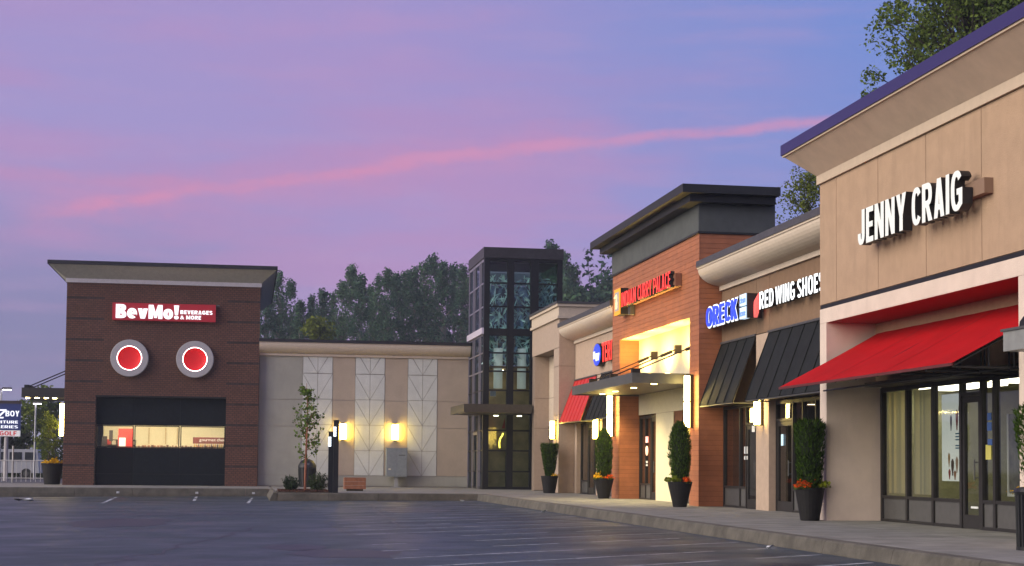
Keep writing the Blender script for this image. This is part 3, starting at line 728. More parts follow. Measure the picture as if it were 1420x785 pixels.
for k in range(26):
    x = -5.35 + k * 0.15 + random.uniform(-0.03, 0.03); h = random.uniform(0.03, 0.10)
    t.box(x, x + random.uniform(0.06, 0.13), 82.0, 82.15, 1.86, 1.93 + h)
t.box(-5.4, -1.3, 81.9, 82.3, 1.6, 1.86)
tag(t.build('goods_counter', mat('boxed_goods', (0.30, 0.12, 0.07), 0.7, island=0.7)), 'low counter topped with small boxed goods behind middle pane of brick store', 'counter')

t = thing('wine_rack', 'dark wine rack with red and cream boxes at far left pane of brick store', 'rack', (-7.0, 83.4, 0))
Mb().box(-7.3, -5.6, 83.5, 83.9, 0.02, 2.3).build('carcass', mat('shelf_dark', (0, 0, 0)), t)
random.seed(66)
for k in range(14):
    x = -7.25 + (k % 7) * 0.235; z = 1.72 + (k // 7) * 0.32
    Mb().box(x, x + 0.19, 83.42, 83.5, z, z + random.uniform(0.16, 0.27)).build('box', mat('rack_box_%d' % (k % 4), ((0.5, 0.05, 0.03), (0.6, 0.52, 0.36), (0.16, 0.10, 0.06), (0.62, 0.30, 0.06))[k % 4], 0.6), t)
for x in (-5.05, -4.2, -3.6): tag(Mb().box(x, x + 0.05, 84.9, 85.05, 2.1, 2.95).build('wall_banner', mat('banner_tan', (0.55, 0.42, 0.25), 0.8)), {-5.05: 'narrow tan wall banner nearest the red stand in brick store', -4.2: 'narrow tan wall banner in the middle pane of brick store', -3.6: 'narrow tan wall banner at the right side of the middle pane'}[x], 'banner')
# round lit discs
def porthole(x, label):
    t = thing('round_wall_light', label, 'wall light', (x, BY, 6.29), 'round red wall lights on the brick store')
    z = 6.29
    Mb().lathe([(0.60, -0.26), (0.90, -0.26), (0.92, -0.24), (0.92, 0.0), (0.60, 0.0)], (x, BY, z), 40, axis='Y', ends=False).build('grey_ring', mat('grey_ring_metal', (0.42, 0.40, 0.41), 0.45, var=0.05), t, smooth=False)
    Mb().lathe([(0.0, -0.01), (0.20, -0.012), (0.38, -0.03), (0.50, -0.08), (0.57, -0.15), (0.60, -0.235)], (x, BY - 0.02, z), 40, axis='Y', ends=False).build('red_dish', mat('red_dish_paint', (0.62, 0.004, 0.010), 0.6), t, smooth=True)
    tor = Mb(); n, k = 40, 6
    vs = []
    for i in range(n):
        a = 2 * PI * i / n
        for j in range(k):
            q = 2 * PI * j / k; rr = 0.592 + 0.012 * math.cos(q)
            vs.append((x + rr * math.cos(a), BY - 0.245 + 0.012 * math.sin(q), z + rr * math.sin(a)))
    tor.add(vs, [(i * k + j, ((i + 1) % n) * k + j, ((i + 1) % n) * k + (j + 1) % k, i * k + (j + 1) % k) for i in range(n) for j in range(k)])
    tor.build('neon_tube', glow('neon_white', (1, 0.62, 0.62), 4.5), t, smooth=True)
porthole(-5.78, 'round red light in grey ring on brick wall, the left one, under the letter B')
porthole(-2.6, 'round red light in grey ring on brick wall, the right one, under the small lettering')
# store sign
t = thing('store_sign', 'red box sign reading BevMo! in white letters high on the brick store', 'sign', (-4.13, BY, 8.17))
Mb().box(-6.65, -1.63, BY - 0.26, BY - 0.02, 8.17, 9.03).build('sign_box', SIGN_RED, t)
Mb().box(-6.0, -2.2, BY - 0.02, BY, 8.4, 8.8).build('mounting', RET_BLK, t)
o = (-6.48, BY - 0.26, 8.26)
text('BevMo!', o, *FRONT, 3.06, 0.69, 0.06, [LET_WHITE, LET_WHITE], t, bold=0.012, gap=0.05, wt=(0.24, 0.20))
text('BEVERAGES', (-3.36, BY - 0.26, 8.53), *FRONT, 1.58, 0.19, 0.04, [LET_WHITE, LET_WHITE], t, bold=0.01, gap=0.10, wt=(0.21, 0.19))
text('& MORE', (-3.36, BY - 0.26, 8.27), *FRONT, 1.02, 0.19, 0.04, [LET_WHITE, LET_WHITE], t, bold=0.01, gap=0.10, wt=(0.21, 0.19))
Mb().lathe([(0.05, 0), (0.05, 0.16)], (-1.60, BY - 0.2, 8.97), 8, axis='X').build('sensor', STEEL, t)

# ------------------------------------------------------------------ 2 link wall
lw = thing('link_building', 'low tan stucco building with cream barrel cornice and white triangle panels', 'building', (6, 81, 0))
LX0, LX1, LY = 0.58, 11.5, 81.0
Mb().box(LX0, LX1, LY + 0.03, 96, 0, 7.28).build('wall_core', mat('link_joint', (0.34, 0.31, 0.28), 0.9), lw)
zs = [0.035, 0.57, 3.03, 4.39, 6.60]
def yp(a, c, z0, z1, m, name='stucco_panel', g=0.012):
    Mb().box(a + g, c - g, LY, LY + 0.03, z0 + g, z1 - g).build(name, m, lw)
strips = [(2.76, 4.27), (5.42, 6.93), (8.11, 9.63)]
tans = [(LX0, 2.76, BACK_TAN), (4.27, 5.42, BACK_DARK), (6.93, 8.11, BACK_DARK), (9.63, LX1, BACK_DARK)]
for a, c, m in tans:
    lv = zs[1:]
    if m is BACK_DARK and c < 9: lv = [0.57, 4.39, 6.60]
    for z0, z1 in zip(lv[:-1], lv[1:]): yp(a, c, z0, z1, m)
for a, c in ((LX0, 2.76), (2.76, 5.42), (5.42, 8.11), (8.11, LX1)): yp(a, c, zs[0], zs[1], BACK_TAN)
def tri_panel(pts, m=BACK_WHITE):
    cx = sum(p[0] for p in pts) / 3; cz = sum(p[1] for p in pts) / 3
    # inset the outline so that neighbours leave a groove
    q = []
    n = len(pts); P = [Vector(p) for p in pts]
    area = sum(P[i].x * P[(i + 1) % n].y - P[(i + 1) % n].x * P[i].y for i in range(n))
    if area < 0: P.reverse()
    g = 0.011
    for i in range(n):
        p0, p1, p2 = P[i - 1], P[i], P[(i + 1) % n]
        d1, d2 = (p1 - p0).normalized(), (p2 - p1).normalized()
        n1, n2 = Vector((-d1.y, d1.x)), Vector((-d2.y, d2.x))
        bis = (n1 + n2); k = g / max(0.15, bis.dot(n1)); q.append(p1 + bis * k)
    Mb().prism([(v.x, v.y) for v in q], lambda a, c, t: (a, t, c), LY - 0.02, LY + 0.03).build('triangle_panel', m, lw)
for a, c in strips:
    mid = (a + c) / 2; mods = [(0.57, 1.84), (1.84, 3.14), (3.14, 4.43), (4.43, 5.73)]
    for z0, z1 in mods:
        tri_panel([(a, z1), (mid, z1), (mid, z0)]); tri_panel([(a, z1), (mid, z0), (a, z0)])
        tri_panel([(mid, z1), (c, z1), (mid, z0)]); tri_panel([(c, z1), (c, z0), (mid, z0)])
    z0, z1 = 5.73, 6.60; k = (z1 - z0) / 1.29
    for s, e in ((1, a), (-1, c)):
        xm = mid - s * (mid - a) * k
        tri_panel([(xm, z1), (mid, z1), (mid, z0)])
        b = Mb(); b.prism([(e + s * 0.02, z0 + 0.02), (mid - s * 0.02, z0 + 0.03), (xm - s * 0.02, z1 - 0.02), (e + s * 0.02, z1 - 0.02)], lambda p, q, t: (p, t, q), LY - 0.02, LY + 0.03); b.build('edge_panel', BACK_WHITE, lw)
Mb().box(LX0, LX1 - 0.15, LY - 0.10, LY + 0.03, 6.60, 6.72).build('trim_band', BARREL, lw)
prof = [(LY, 7.27), (LY - 0.5, 7.27), (LY - 0.5, 7.22)]
for k in range(1, 11):
    a = k / 10 * PI / 2; prof.append((LY - 0.5 * math.cos(a), 7.22 - 0.50 * math.sin(a)))
Mb().prism(prof, lambda a, c, t: (t, a, c), LX0 - 0.02, LX1 - 0.18).build('barrel_cornice', BARREL, lw, smooth=False)
Mb().box(LX0 - 0.05, LX1 - 0.1, LY - 0.56, 96, 7.27, 7.42).build('roof_cap', CAP_DARK, lw)

# ------------------------------------------------------------------ 3 glass tower
gt = thing('glass_tower', 'dark framed glass entrance tower rising above the link building', 'building', (13.1, 75.6, 0))
TX0, TX1, TY0, TY1 = 11.22, 15.08, 75.6, 80.9
FRAME_LIT = mat('lilac_lit_frame', (0.30, 0.28, 0.34), 0.35, metal=0.5)  # dark frame tinted lilac to hold the sky light on the left face
Mb().box(TX0 - 0.04, TX1 + 0.04, TY0 - 0.04, TY1 + 0.04, 11.2, 11.72).build('roof_fascia', mat('tower_fascia', (0.040, 0.036, 0.040), 0.5, metal=0.3, var=0.15), gt)
posts = [(11.22, 11.50), (12.37, 12.69), (13.51, 13.90), (14.83, 15.08)]
for a, c in posts: Mb().box(a, c, TY0, TY0 + 0.28, 0.0, 11.2).build('post', FRAME, gt)
rails = [(11.06, 11.2), (9.96, 10.03), (8.81, 8.88), (7.43, 7.78), (6.56, 6.63), (5.67, 5.74), (4.75, 4.82), (3.6, 4.1), (2.80, 2.88), (1.83, 1.9), (0.83, 0.9), (0.0, 0.13)]
for i in range(3):
    a, c = posts[i][1], posts[i + 1][0]
    for z0, z1 in rails: Mb().box(a, c, TY0 + 0.03, TY0 + 0.2, z0, z1).build('rail', FRAME, gt)
    for (t0, _), (_, b1) in zip(rails[:-1], rails[1:]):
        Mb().box(a, c, TY0 + 0.10, TY0 + 0.13, b1, t0).build('pane', GLASS_DARK, gt)
    # rear glazing
    for z0, z1 in ((7.78, 11.06), (0.13, 7.43)):
        pass
# left face (towards the lot)
lys = [TY0 + 0.28, 76.75, 77.2, 78.9, 79.4, TY1]
for y in lys[1:]: Mb().box(TX0 + 0.0, TX0 + 0.12, y - 0.05, y + 0.05, 0.0, 11.2).build('side_mullion', FRAME_LIT, gt)
for i in range(len(lys) - 1):
    a, c = lys[i] + (0.05 if i else 0), lys[i + 1] - 0.05
    for z0, z1 in rails: Mb().box(TX0 + 0.02, TX0 + 0.10, a, c, z0, z1).build('side_rail', FRAME_LIT if z0 > 5 else FRAME, gt)
    for (t0, _), (_, b1) in zip(rails[:-1], rails[1:]):
        Mb().box(TX0 + 0.05, TX0 + 0.07, a, c, b1, t0).build('side_pane', GLASS_SIDE, gt)
Mb().box(TX0 - 0.10, TX0, TY0 + 0.0, TY1, 7.5, 7.80).build('side_ledge', mat('lilac_white_ledge', (0.55, 0.50, 0.60), 0.5), gt)
# inside
REFL_PATTERN = None
def reflmat():
    m = bpy.data.materials.new('teal_reflection_pattern'); m.use_nodes = True; t = NT(m.node_tree); p = m.node_tree.nodes['Principled BSDF']
    pos = t.new('ShaderNodeNewGeometry').outputs['Position']
    wv = t.new('ShaderNodeTexWave', wave_type='BANDS'); wv.inputs['Scale'].default_value = 0.9; wv.inputs['Distortion'].default_value = 14; wv.inputs['Detail'].default_value = 3; wv.inputs['Detail Scale'].default_value = 1.2
    t.link(pos, wv.inputs['Vector'])
    c = t.ramp(wv.outputs['Fac'], [(0.0, (0.04, 0.08, 0.07)), (0.45, (0.16, 0.28, 0.26)), (0.75, (0.34, 0.56, 0.58)), (1.0, (0.62, 0.80, 0.82))], 'LINEAR')
    c = t.mix(t.mr(t.noise(pos, 1.1, 3), 0.4, 0.7, 0, 0.7), c, (0.06, 0.10, 0.05))
    m.node_tree.nodes.remove(p); d = t.new('ShaderNodeBsdfTranslucent'); t.link(c, d.inputs[0])
    tr = t.new('ShaderNodeBsdfTransparent'); t.link(t.mix(0.45, c, (0.75, 0.98, 0.98)), tr.inputs[0])
    x = t.new('ShaderNodeMixShader'); x.inputs[0].default_value = 0.62; t.link(d.outputs[0], x.inputs[1]); t.link(tr.outputs[0], x.inputs[2])
    t.link(x.outputs[0], m.node_tree.nodes['Material Output'].inputs[0])
    return m
REFL_PATTERN = reflmat()
REFL_BLADE = mat('pale_teal_reflection', (0.58, 0.84, 0.84), 0.5, var=0.35, vscale=1.2, island=0.4)  # for blades added behind the panes to imitate teal reflections
random.seed(17)
for k in range(3):
    b = Mb(); a0, a1 = posts[k][1] - 0.15, posts[k + 1][0] + 0.15
    for _ in range(150):
        c = Vector((random.uniform(a0, a1), TY0 + random.uniform(0.35, 0.75), random.uniform(6.05, 10.3)))
        n = Vector((-1, random.uniform(-1.1, -0.25), random.gauss(0, 0.35))).normalized()
        d = n.orthogonal(); d.rotate(Matrix.Rotation(random.uniform(0, 6.28), 3, n)); w = n.cross(d); L = random.uniform(0.25, 0.62)
        d = d * L; w = w * L * random.uniform(0.12, 0.22)
        b.add([c - d * 0.5, c - d * 0.1 + w * 0.5, c + d * 0.5, c - d * 0.1 - w * 0.5], [(0, 1, 2, 3)])
    b.build('reflection_blades', REFL_BLADE, gt, kind='stuff', fix=False)
Mb().box(TX0 + 0.25, TX1 - 0.1, TY0 + 0.95, TY0 + 0.98, 6.05, 9.95).build('reflection_screen', REFL_PATTERN, gt)  # added sheet whose pattern imitates leafy reflections in the upper panes
Mb().box(TX0 + 0.25, TX1 - 0.1, TY0 + 0.9, TY0 + 0.92, 9.97, 11.1).build('upper_screen', glass_mat('grey_green_screen', (0.50, 0.64, 0.56), opacity=0.15, dirt=(0.2, 0.26, 0.22), refl=0.1), gt)
for x in (11.95, 13.1): lampdisc(gt, x, TY0 + 0.6, 3.55, 0.12, glow('lobby_fill_lamp', (1.0, 0.8, 0.5), 5.0))  # lamps added to brighten the tower inside
for z0, z1 in ((5.9, 8.4), (8.46, 11.1)): Mb().box(TX0 + 0.2, TX1, TY1 - 0.05, TY1, z0, z1).build('rear_pane', GLASS_SIDE, gt)
Mb().box(TX0 + 0.2, TX1, TY1 - 0.1, TY1, 0, 5.8).build('rear_wall', mat('tower_rear', (0.10, 0.11, 0.095), 0.8, var=0.35, vscale=1.5), gt)
Mb().box(TX1 - 0.06, TX1, TY0 + 0.3, TY1 - 0.12, 0, 8.2).build('right_wall', INT_BROWN, gt)
Mb().box(TX0 + 0.2, TX1 - 0.08, TY0 + 2.0, TY0 + 2.1, 0, 5.9).build('lobby_wall', mat('lobby_brown', (0.30, 0.22, 0.12), 0.8, var=0.3, vscale=1.2), gt)
for x in (12.02, 13.18): Mb().lathe([(0.22, 0), (0.22, 1.95)], (x, TY0 + 0.55, 4.9), 16).build('white_column', mat('column_white', (0.78, 0.80, 0.78), 0.6, emis=(1, 1, 0.95), est=0.05), gt, smooth=True)
Mb().box(11.6, 14.9, TY0 + 0.3, TY0 + 2.0, 5.88, 5.98).build('lobby_ceiling', INT_BROWN, gt)
lampdisc(gt, 12.2, TY0 + 1.2, 5.80, 0.2)
pts = [(12.12, 2.0), (12.10, 2.25), (12.14, 2.45), (12.24, 2.6), (12.28, 2.72)]
b = Mb()
for p, q in zip(pts[:-1], pts[1:]): b.tube((p[0], TY0 + 0.45, p[1]), (q[0], TY0 + 0.45, q[1]), 0.035)
tag(b.build('yellow_reflection', glow('reflection_yellow', (1.0, 0.72, 0.06), 1.6)), 'curved yellow glowing stroke standing in for a reflection in the glass tower', 'sign')  # glowing tube that imitates a yellow reflection in the panes
Mb().add([(12.22, TY0 + 0.5, 2.95), (12.38, TY0 + 0.5, 2.95), (12.38, TY0 + 0.5, 3.5)], [(0, 1, 2)]).build('red_pennant', mat('pennant_red', (0.45, 0.03, 0.04), 0.6), gt)
Mb().box(11.62, 11.9, TY0 + 0.4, TY0 + 0.45, 4.5, 4.75).build('notice', WHITE_P, gt)
# entrance door on the left face
d = bpy.data.objects.new('door', None); C.objects.link(d); d.parent = gt; d.location = Vector((TX0, 78.0, 0)) - wloc(gt)
Mb().box(TX0 - 0.03, TX0, 77.3, 77.42, 0.02, 2.78).box(TX0 - 0.03, TX0, 78.68, 78.8, 0.02, 2.78).box(TX0 - 0.03, TX0, 77.42, 78.68, 2.65, 2.78).build('door_frame', mat('pale_door_frame', (0.30, 0.27, 0.24), 0.4, metal=0.5), d)
Mb().tube((TX0 - 0.10, 77.6, 0.9), (TX0 - 0.10, 77.6, 1.9), 0.02).build('handle', STEEL, d)
t = thing('entrance_canopy', 'slim dark bronze canopy wrapping the foot of the glass tower', 'canopy', (11.6, 74, 3.6))
Mb().box(9.93, 13.16, 72.95, 75.58, 3.62, 4.0).box(9.93, 11.1, 75.58, 77.85, 3.62, 4.0).build('fascia', mat('bronze_canopy', (0.055, 0.048, 0.042), 0.5, metal=0.3, var=0.12), t)
Mb().box(10.0, 13.12, 73.02, 75.5, 3.59, 3.62).build('soffit', SOFFIT, t)

# ------------------------------------------------------------------ 4 corner building
cb = thing('corner_building', 'pale tan stucco corner building with stepped cornice and tall niche', 'building', (14, 69.8, 0))
CX, CY0, CY1 = 13.2, 66.8, 72.85
core = Mb()
core.box(CX + 0.03, 22, CY0 + 0.03, 68.0, 0, 7.5).box(CX + 0.03, 22, 68.0, CY1, 6.25, 7.5).box(13.95, 22, 68.0, CY1, 3.0, 6.25).box(14.1, 22, 70.9, CY1, 0, 3.0)
core.box(CX + 0.03, 14.2, CY1, 73.4, 0, 7.5)
core.build('wall_core', JOINT, cb)
for z0, z1 in ((0, 3.35), (3.35, 5.45), (5.45, 6.25)):
    Mb().box(CX, CX + 0.03, CY0, 68.0, z0 + 0.01, z1 - 0.01).build('pier_panel', CORNER_TAN, cb)
Mb().box(CX, CX + 0.03, CY0, CY1 + 0.5, 6.26, 7.5).build('stucco_panel', CORNER_TAN, cb)
for z0, z1 in ((0, 3.35), (3.35, 5.45), (5.45, 7.5)):
    Mb().box(CX + 0.03, 15.9, CY0 - 0.0, CY0 + 0.03, z0 + 0.01, z1 - 0.01).build('side_panel', CORNER_TAN, cb)
for z0, z1 in ((0.02, 2.9), (2.9, 4.3), (4.3, 6.25)):
    Mb().box(CX + 0.03, 13.93, CY1 - 0.03, CY1, z0 + 0.01, z1 - 0.01).build('niche_jamb', CORNER_TAN, cb)
for z0, z1 in ((3.0, 4.3), (4.3, 6.24)): Mb().box(13.92, 13.95, 68.0, CY1 - 0.03, z0 + 0.01, z1 - 0.01).build('niche_panel', CORNER_PALE, cb)
storefront_x(cb, 14.0, [68.1, 69.3, 70.8], 0.0, 2.97, 0.57, doors=(0,))
Mb().box(CX - 0.10, 17.5, CY0 - 0.10, CY1 + 0.55, 7.5, 7.62).box(CX - 0.04, 17.5, CY0 - 0.04, CY1 + 0.5, 7.62, 8.02).box(CX - 0.12, 17.5, CY0 - 0.12, CY1 + 0.6, 8.02, 8.14).build('stepped_cornice', CORNER_PALE, cb)
Mb().box(CX - 0.16, 17.6, CY0 - 0.16, CY1 + 0.64, 8.14, 8.24).build('roof_cap', CAP_GREY, cb)
room(cb, 14.1, 17.5, 68.05, 70.85, 2.95, INT_BROWN)

# ------------------------------------------------------------------ barrel-corniced shops
def shop(name, label, Y0, Y1, roofY1, awn_piers, wallm, roofz=7.3, ext0=0.0, ext1=0.0):
    t = thing(name, label, 'building', (15, (Y0 + Y1) / 2, 0))
    Mb().box(13.93, 24, Y0, Y1, 4.84, 7.08).build('wall_core', JOINT, t)
    Mb().box(14.3, 24, Y0, Y1, 3.0, 4.84).build('lintel_core', JOINT, t)
    Mb().box(13.82, 13.95, Y0, Y1, 6.40, 6.54).build('trim_band', BARREL, t)
    b = Mb(); barrel_y(b, 13.92, 13.16, 7.08, 6.54, Y0 - ext0, Y1 + ext1); b.build('barrel_cornice', BARREL, t)
    Mb().box(13.10, 24, Y0 - ext0, Y1 + ext1, 7.08, 7.26).build('roof_cap', CAP_GREY, t)
    Mb().box(13.13, 13.2, Y0 - ext0, Y1 + ext1, 7.03, 7.085).build('drip_edge', BARREL, t)
    return t
# 5 teriyaki shop
ts = shop('teriyaki_shop', 'narrow tan shop with barrel cornice between corner building and timber restaurant', 56.80, 66.75, 0, None, PIER_TAN)
stucco_panels_x(ts, 13.9, [56.85, 61.9, 66.75], [4.84, 6.40], PIER_TAN)
for y0, y1, nm in ((61.45, 62.5, 'pier'), (66.35, 66.75, 'end_pier')):
    Mb().box(13.9, 14.4, y0, y1, 0, 4.82).build(nm, PIER_TAN, ts)
stucco_panels_x(ts, 13.98, [56.85, 61.42], [3.0, 4.83], SHOP_BROWN, name='spandrel'); stucco_panels_x(ts, 13.98, [62.53, 66.33], [3.0, 4.83], SHOP_BROWN, name='spandrel')
storefront_x(ts, 14.12, [56.9, 58.2, 59.6, 61.4], 0, 2.97, 0.57, doors=(1,))
storefront_x(ts, 14.12, [62.55, 63.7, 64.9, 66.3], 0, 2.97, 0.57, doors=(1,))
room(ts, 14.22, 18, 56.9, 66.3, 3.1, INT_BROWN)
for y in (58.5, 60.6, 64.2): lampdisc(ts, 15.6, y, 3.0, 0.18)
# 7 brown shop
ss = shop('brown_shop', 'brown stucco shop with barrel cornice beside the tall tan store', 34.05, 45.42, 0, None, SHOP_BROWN)
stucco_panels_x(ss, 13.9, [34.05, 41.02, 42.16, 45.42], [4.84, 6.40], SHOP_BROWN)
pr = Mb().box(13.88, 14.42, 41.04, 42.12, 0, 4.82).build('pier', PIER_TAN, ss)
stucco_panels_x(ss, 14.0, [34.05, 41.02], [3.0, 4.83], SHOP_BROWN, name='spandrel'); stucco_panels_x(ss, 14.0, [42.14, 45.42], [3.0, 4.83], SHOP_BROWN, name='spandrel')
storefront_x(ss, 14.0, [42.15, 43.25, 43.85, 45.38], 0, 2.95, 0.62, doors=(0,), transom=2.35)
storefront_x(ss, 14.12, [34.1, 36.4, 38.0, 38.95, 39.7, 41.0], 0, 2.95, 0.62, doors=(4,), transom=2.4)
room(ss, 14.25, 18.5, 34.1, 45.4, 3.1, mat('interior_grey_brown', (0.12, 0.085, 0.07), 0.85, var=0.3, vscale=1.0))
for y in (36, 39.4, 43.9): lampdisc(ss, 16.2, y, 3.0, 0.2)
for i, (y, z, w, h, m) in enumerate(((43.28, 1.55, 0.30, 0.20, WHITE_P), (43.28, 1.38, 0.30, 0.10, WHITE_P), (42.62, 2.15, 0.24, 0.18, WHITE_P), (40.55, 1.75, 0.16, 0.30, mat('blue_lit_card', (0.5, 0.7, 0.8), 0.5, emis=(0.5, 0.8, 1), est=0.2)))):
    Mb().box(13.96 if y > 42 else 14.085, 13.97 if y > 42 else 14.095, y - w / 2, y + w / 2, z, z + h).build('door_notice', m, ss)
rk = thing('clothes_rack', 'red and dark garment rack inside the brown shop window', 'rack', (15.2, 44.4, 0))
for k in range(9):
    Mb().box(15.0, 15.3, 43.9 + k * 0.14, 43.99 + k * 0.14, 0.6, 1.5 + 0.03 * (k % 3)).build('garment', mat('garment_%d' % (k % 3), ((0.30, 0.04, 0.03), (0.10, 0.05, 0.04), (0.05, 0.05, 0.06))[k % 3], 0.9), rk)
Mb().tube((15.15, 43.8, 1.56), (15.15, 45.2, 1.56), 0.015).tube((15.15, 43.8, 0.02), (15.15, 43.8, 1.56), 0.015).tube((15.15, 45.2, 0.02), (15.15, 45.2, 1.56), 0.015).build('rail', STEEL, rk)

# ------------------------------------------------------------------ 6 timber-clad restaurant tower
wt = thing('timber_restaurant', 'orange timber-clad restaurant tower with black stepped cornice and lit recess', 'building', (14.3, 51, 0))
WX, WY0, WY1 = 13.2, 45.45, 56.78
OY0, OY1, OZ = 46.46, 55.6, 5.70
core = Mb()
core.box(WX + 0.03, 15.56, WY0 + 0.03, OY0 - 0.03, 0, 9.2).box(WX + 0.03, 15.56, OY1 + 0.03, WY1, 0, 9.2).box(WX + 0.03, 15.56, OY0 - 0.03, OY1 + 0.03, OZ + 0.03, 9.2)
core.box(13.95, 15.56, OY0 - 0.03, OY1 + 0.03, 3.0, OZ + 0.03).box(13.95, 15.56, 49.9, 53.3, 0, 3.0)
core.build('wall_core', WOOD_BACK, wt)
pl = Mb()
U, V, N_ = (0, -1, 0), (0, 0, 1), (-1, 0, 0)
planks_rect(pl, (WX + 0.03, OY0, 0.0), U, V, N_, OY0 - WY0, OZ)
planks_rect(pl, (WX + 0.03, WY1, 0.0), U, V, N_, WY1 - OY1, OZ)
planks_rect(pl, (WX + 0.03, WY1, OZ), U, V, N_, WY1 - WY0, 8.14 - OZ)
planks_rect(pl, (WX + 0.03, WY0 + 0.03, 0.0), (1, 0, 0), V, (0, -1, 0), 15.56 - WX - 0.03, 8.14)
planks_rect(pl, (WX + 0.03, OY1 + 0.03, 0.0), (1, 0, 0), V, (0, -1, 0), 13.95 - WX - 0.03, OZ + 0.03)
planks_rect(pl, (13.95, OY0 - 0.03, 0.0), (-1, 0, 0), V, (0, 1, 0), 13.95 - WX - 0.03, OZ + 0.03)
pl.build('timber_cladding', WOOD, wt, kind='stuff', fix=False)
Mb().box(WX + 0.04, 13.92, OY0 - 0.02, OY1 + 0.02, OZ + 0.005, OZ + 0.03).build('recess_soffit', CREAM, wt)
for y0, y1 in ((OY0, 49.5), (49.5, 52.5), (52.5, OY1)): Mb().box(13.92, 13.95, y0 + 0.004, y1 - 0.004, 3.0, OZ).build('plaster_panel', CREAM, wt)
Mb().box(13.92, 13.95, 50.9, 53.15, 0, 2.99).build('plaster_panel', CREAM, wt)
Mb().box(WX - 0.02, 15.56, WY0 - 0.02, WY1 + 0.02, 8.14, 9.05).build('charcoal_band', CHAR, wt)
Mb().box(WX - 0.05, 15.6, WY0 - 0.05, WY1 + 0.05, 8.12, 8.18).build('band_trim', CHAR_DK, wt)
Mb().box(WX - 0.40, 15.45, WY0 - 0.40, WY1 + 0.40, 9.0, 9.22).build('cornice_step', CHAR_DK, wt)
Mb().box(WX - 0.70, 15.5, WY0 - 0.70, WY1 + 0.70, 9.22, 9.47).build('roof_cap', CHAR_DK, wt)
storefront_x(wt, 14.0, [53.2, 54.0, 54.75, 55.55], 0, 2.95, 0.57, doors=(0,), transom=None)
storefront_x(wt, 14.0, [46.5, 48.2, 50.85], 0, 2.95, 0.57)
room(wt, 14.1, 18.0, 46.5, 55.6, 2.98, INT_BROWN)
for y in (48, 54.2): lampdisc(wt, 15.8, y, 2.92, 0.2)
t = thing('neon_open_sign', 'small red and orange lit sign in the timber restaurant door', 'sign', (13.9, 54.4, 1.5))
Mb().box(13.90, 13.93, 54.20, 54.5, 2.0, 2.22).build('red_panel', glow('neon_red', (1.0, 0.05, 0.06), 0.45), t)
Mb().lathe([(0.17, 0), (0.17, 0.02)], (13.90, 54.35, 1.72), 16, axis='X').build('orange_disc', glow('neon_orange', (1.0, 0.26, 0.03), 0.45), t)
Mb().box(13.885, 13.90, 54.27, 54.43, 1.66, 1.80).build('red_mark', glow('neon_red2', (1.0, 0.04, 0.03), 0.4), t)
Mb().box(13.905, 13.92, 54.24, 54.46, 1.28, 1.36).box(13.905, 13.92, 54.24, 54.46, 1.18, 1.24).build('white_card', WHITE_P, t)
b = Mb()
for y in (54.95, 53.55, 53.0): b.lathe([(0.07, 0), (0.10, 0.10), (0.07, 0.2)], (15.0, y, 1.75), 10)
tag(b.build('pendant_lamp', glow('orange_pendant', (1.0, 0.22, 0.02), 0.7)), 'row of glowing orange pendant shades inside the timber restaurant', 'lamp')
# canopy with rods, brackets, uplights
cn = thing('flat_canopy', 'flat grey metal canopy hung on rods over the timber restaurant door', 'canopy', (12.6, 51, 3.67))
Mb().box(11.45, 11.52, 46.55, 55.55, 3.68, 3.99).build('front_fascia', CANOPY, cn)
Mb().box(11.52, 13.9, 46.55, 46.62, 3.68, 3.99).build('end_fascia', CANOPY, cn)
Mb().box(11.52, 13.9, 55.48, 55.55, 3.68, 3.99).build('end_fascia', CANOPY, cn)
Mb().box(11.52, 13.9, 46.62, 55.48, 3.72, 3.78).build('soffit_panel', SOFFIT, cn)
Mb().box(11.52, 13.9, 46.62, 55.48, 3.90, 3.95).build('deck', CANOPY, cn)
for y in (47.6, 50.2, 52.8, 54.8):
    Mb().lathe([(0.10, 0), (0.10, 0.02)], (12.4, y, 3.70), 12).build('downlight', glow('downlight_glass', (1, 0.75, 0.25), 5.0), cn)
    l = bpy.data.lights.new('downlight_beam', 'SPOT'); l.energy = 130; l.color = (1.0, 0.80, 0.38); l.spot_size = math.radians(125); l.spot_blend = 0.8; l.shadow_soft_size = 0.08
    o = bpy.data.objects.new('downlight_beam', l); C.objects.link(o); o.parent = cn; o.location = Vector((12.5, y, 3.66)) - wloc(cn)
for y in (47.05, 50.0, 53.05):
    b = Mb().box(13.72, 13.92, y - 0.10, y + 0.10, 4.86, 5.12); b.build('wall_bracket', RUST, cn)
    Mb().box(11.55, 11.8, y - 0.10, y + 0.10, 3.95, 4.14).build('deck_bracket', RUST, cn)
    b = Mb()
    for dy in (-0.05, 0.05): b.tube((11.68, y + dy, 4.08), (13.78, y + dy, 4.99), 0.018)
    b.tube((13.25, y, 4.75), (13.62, y, 4.91), 0.05)
    b.build('tie_rod', RUST, cn)
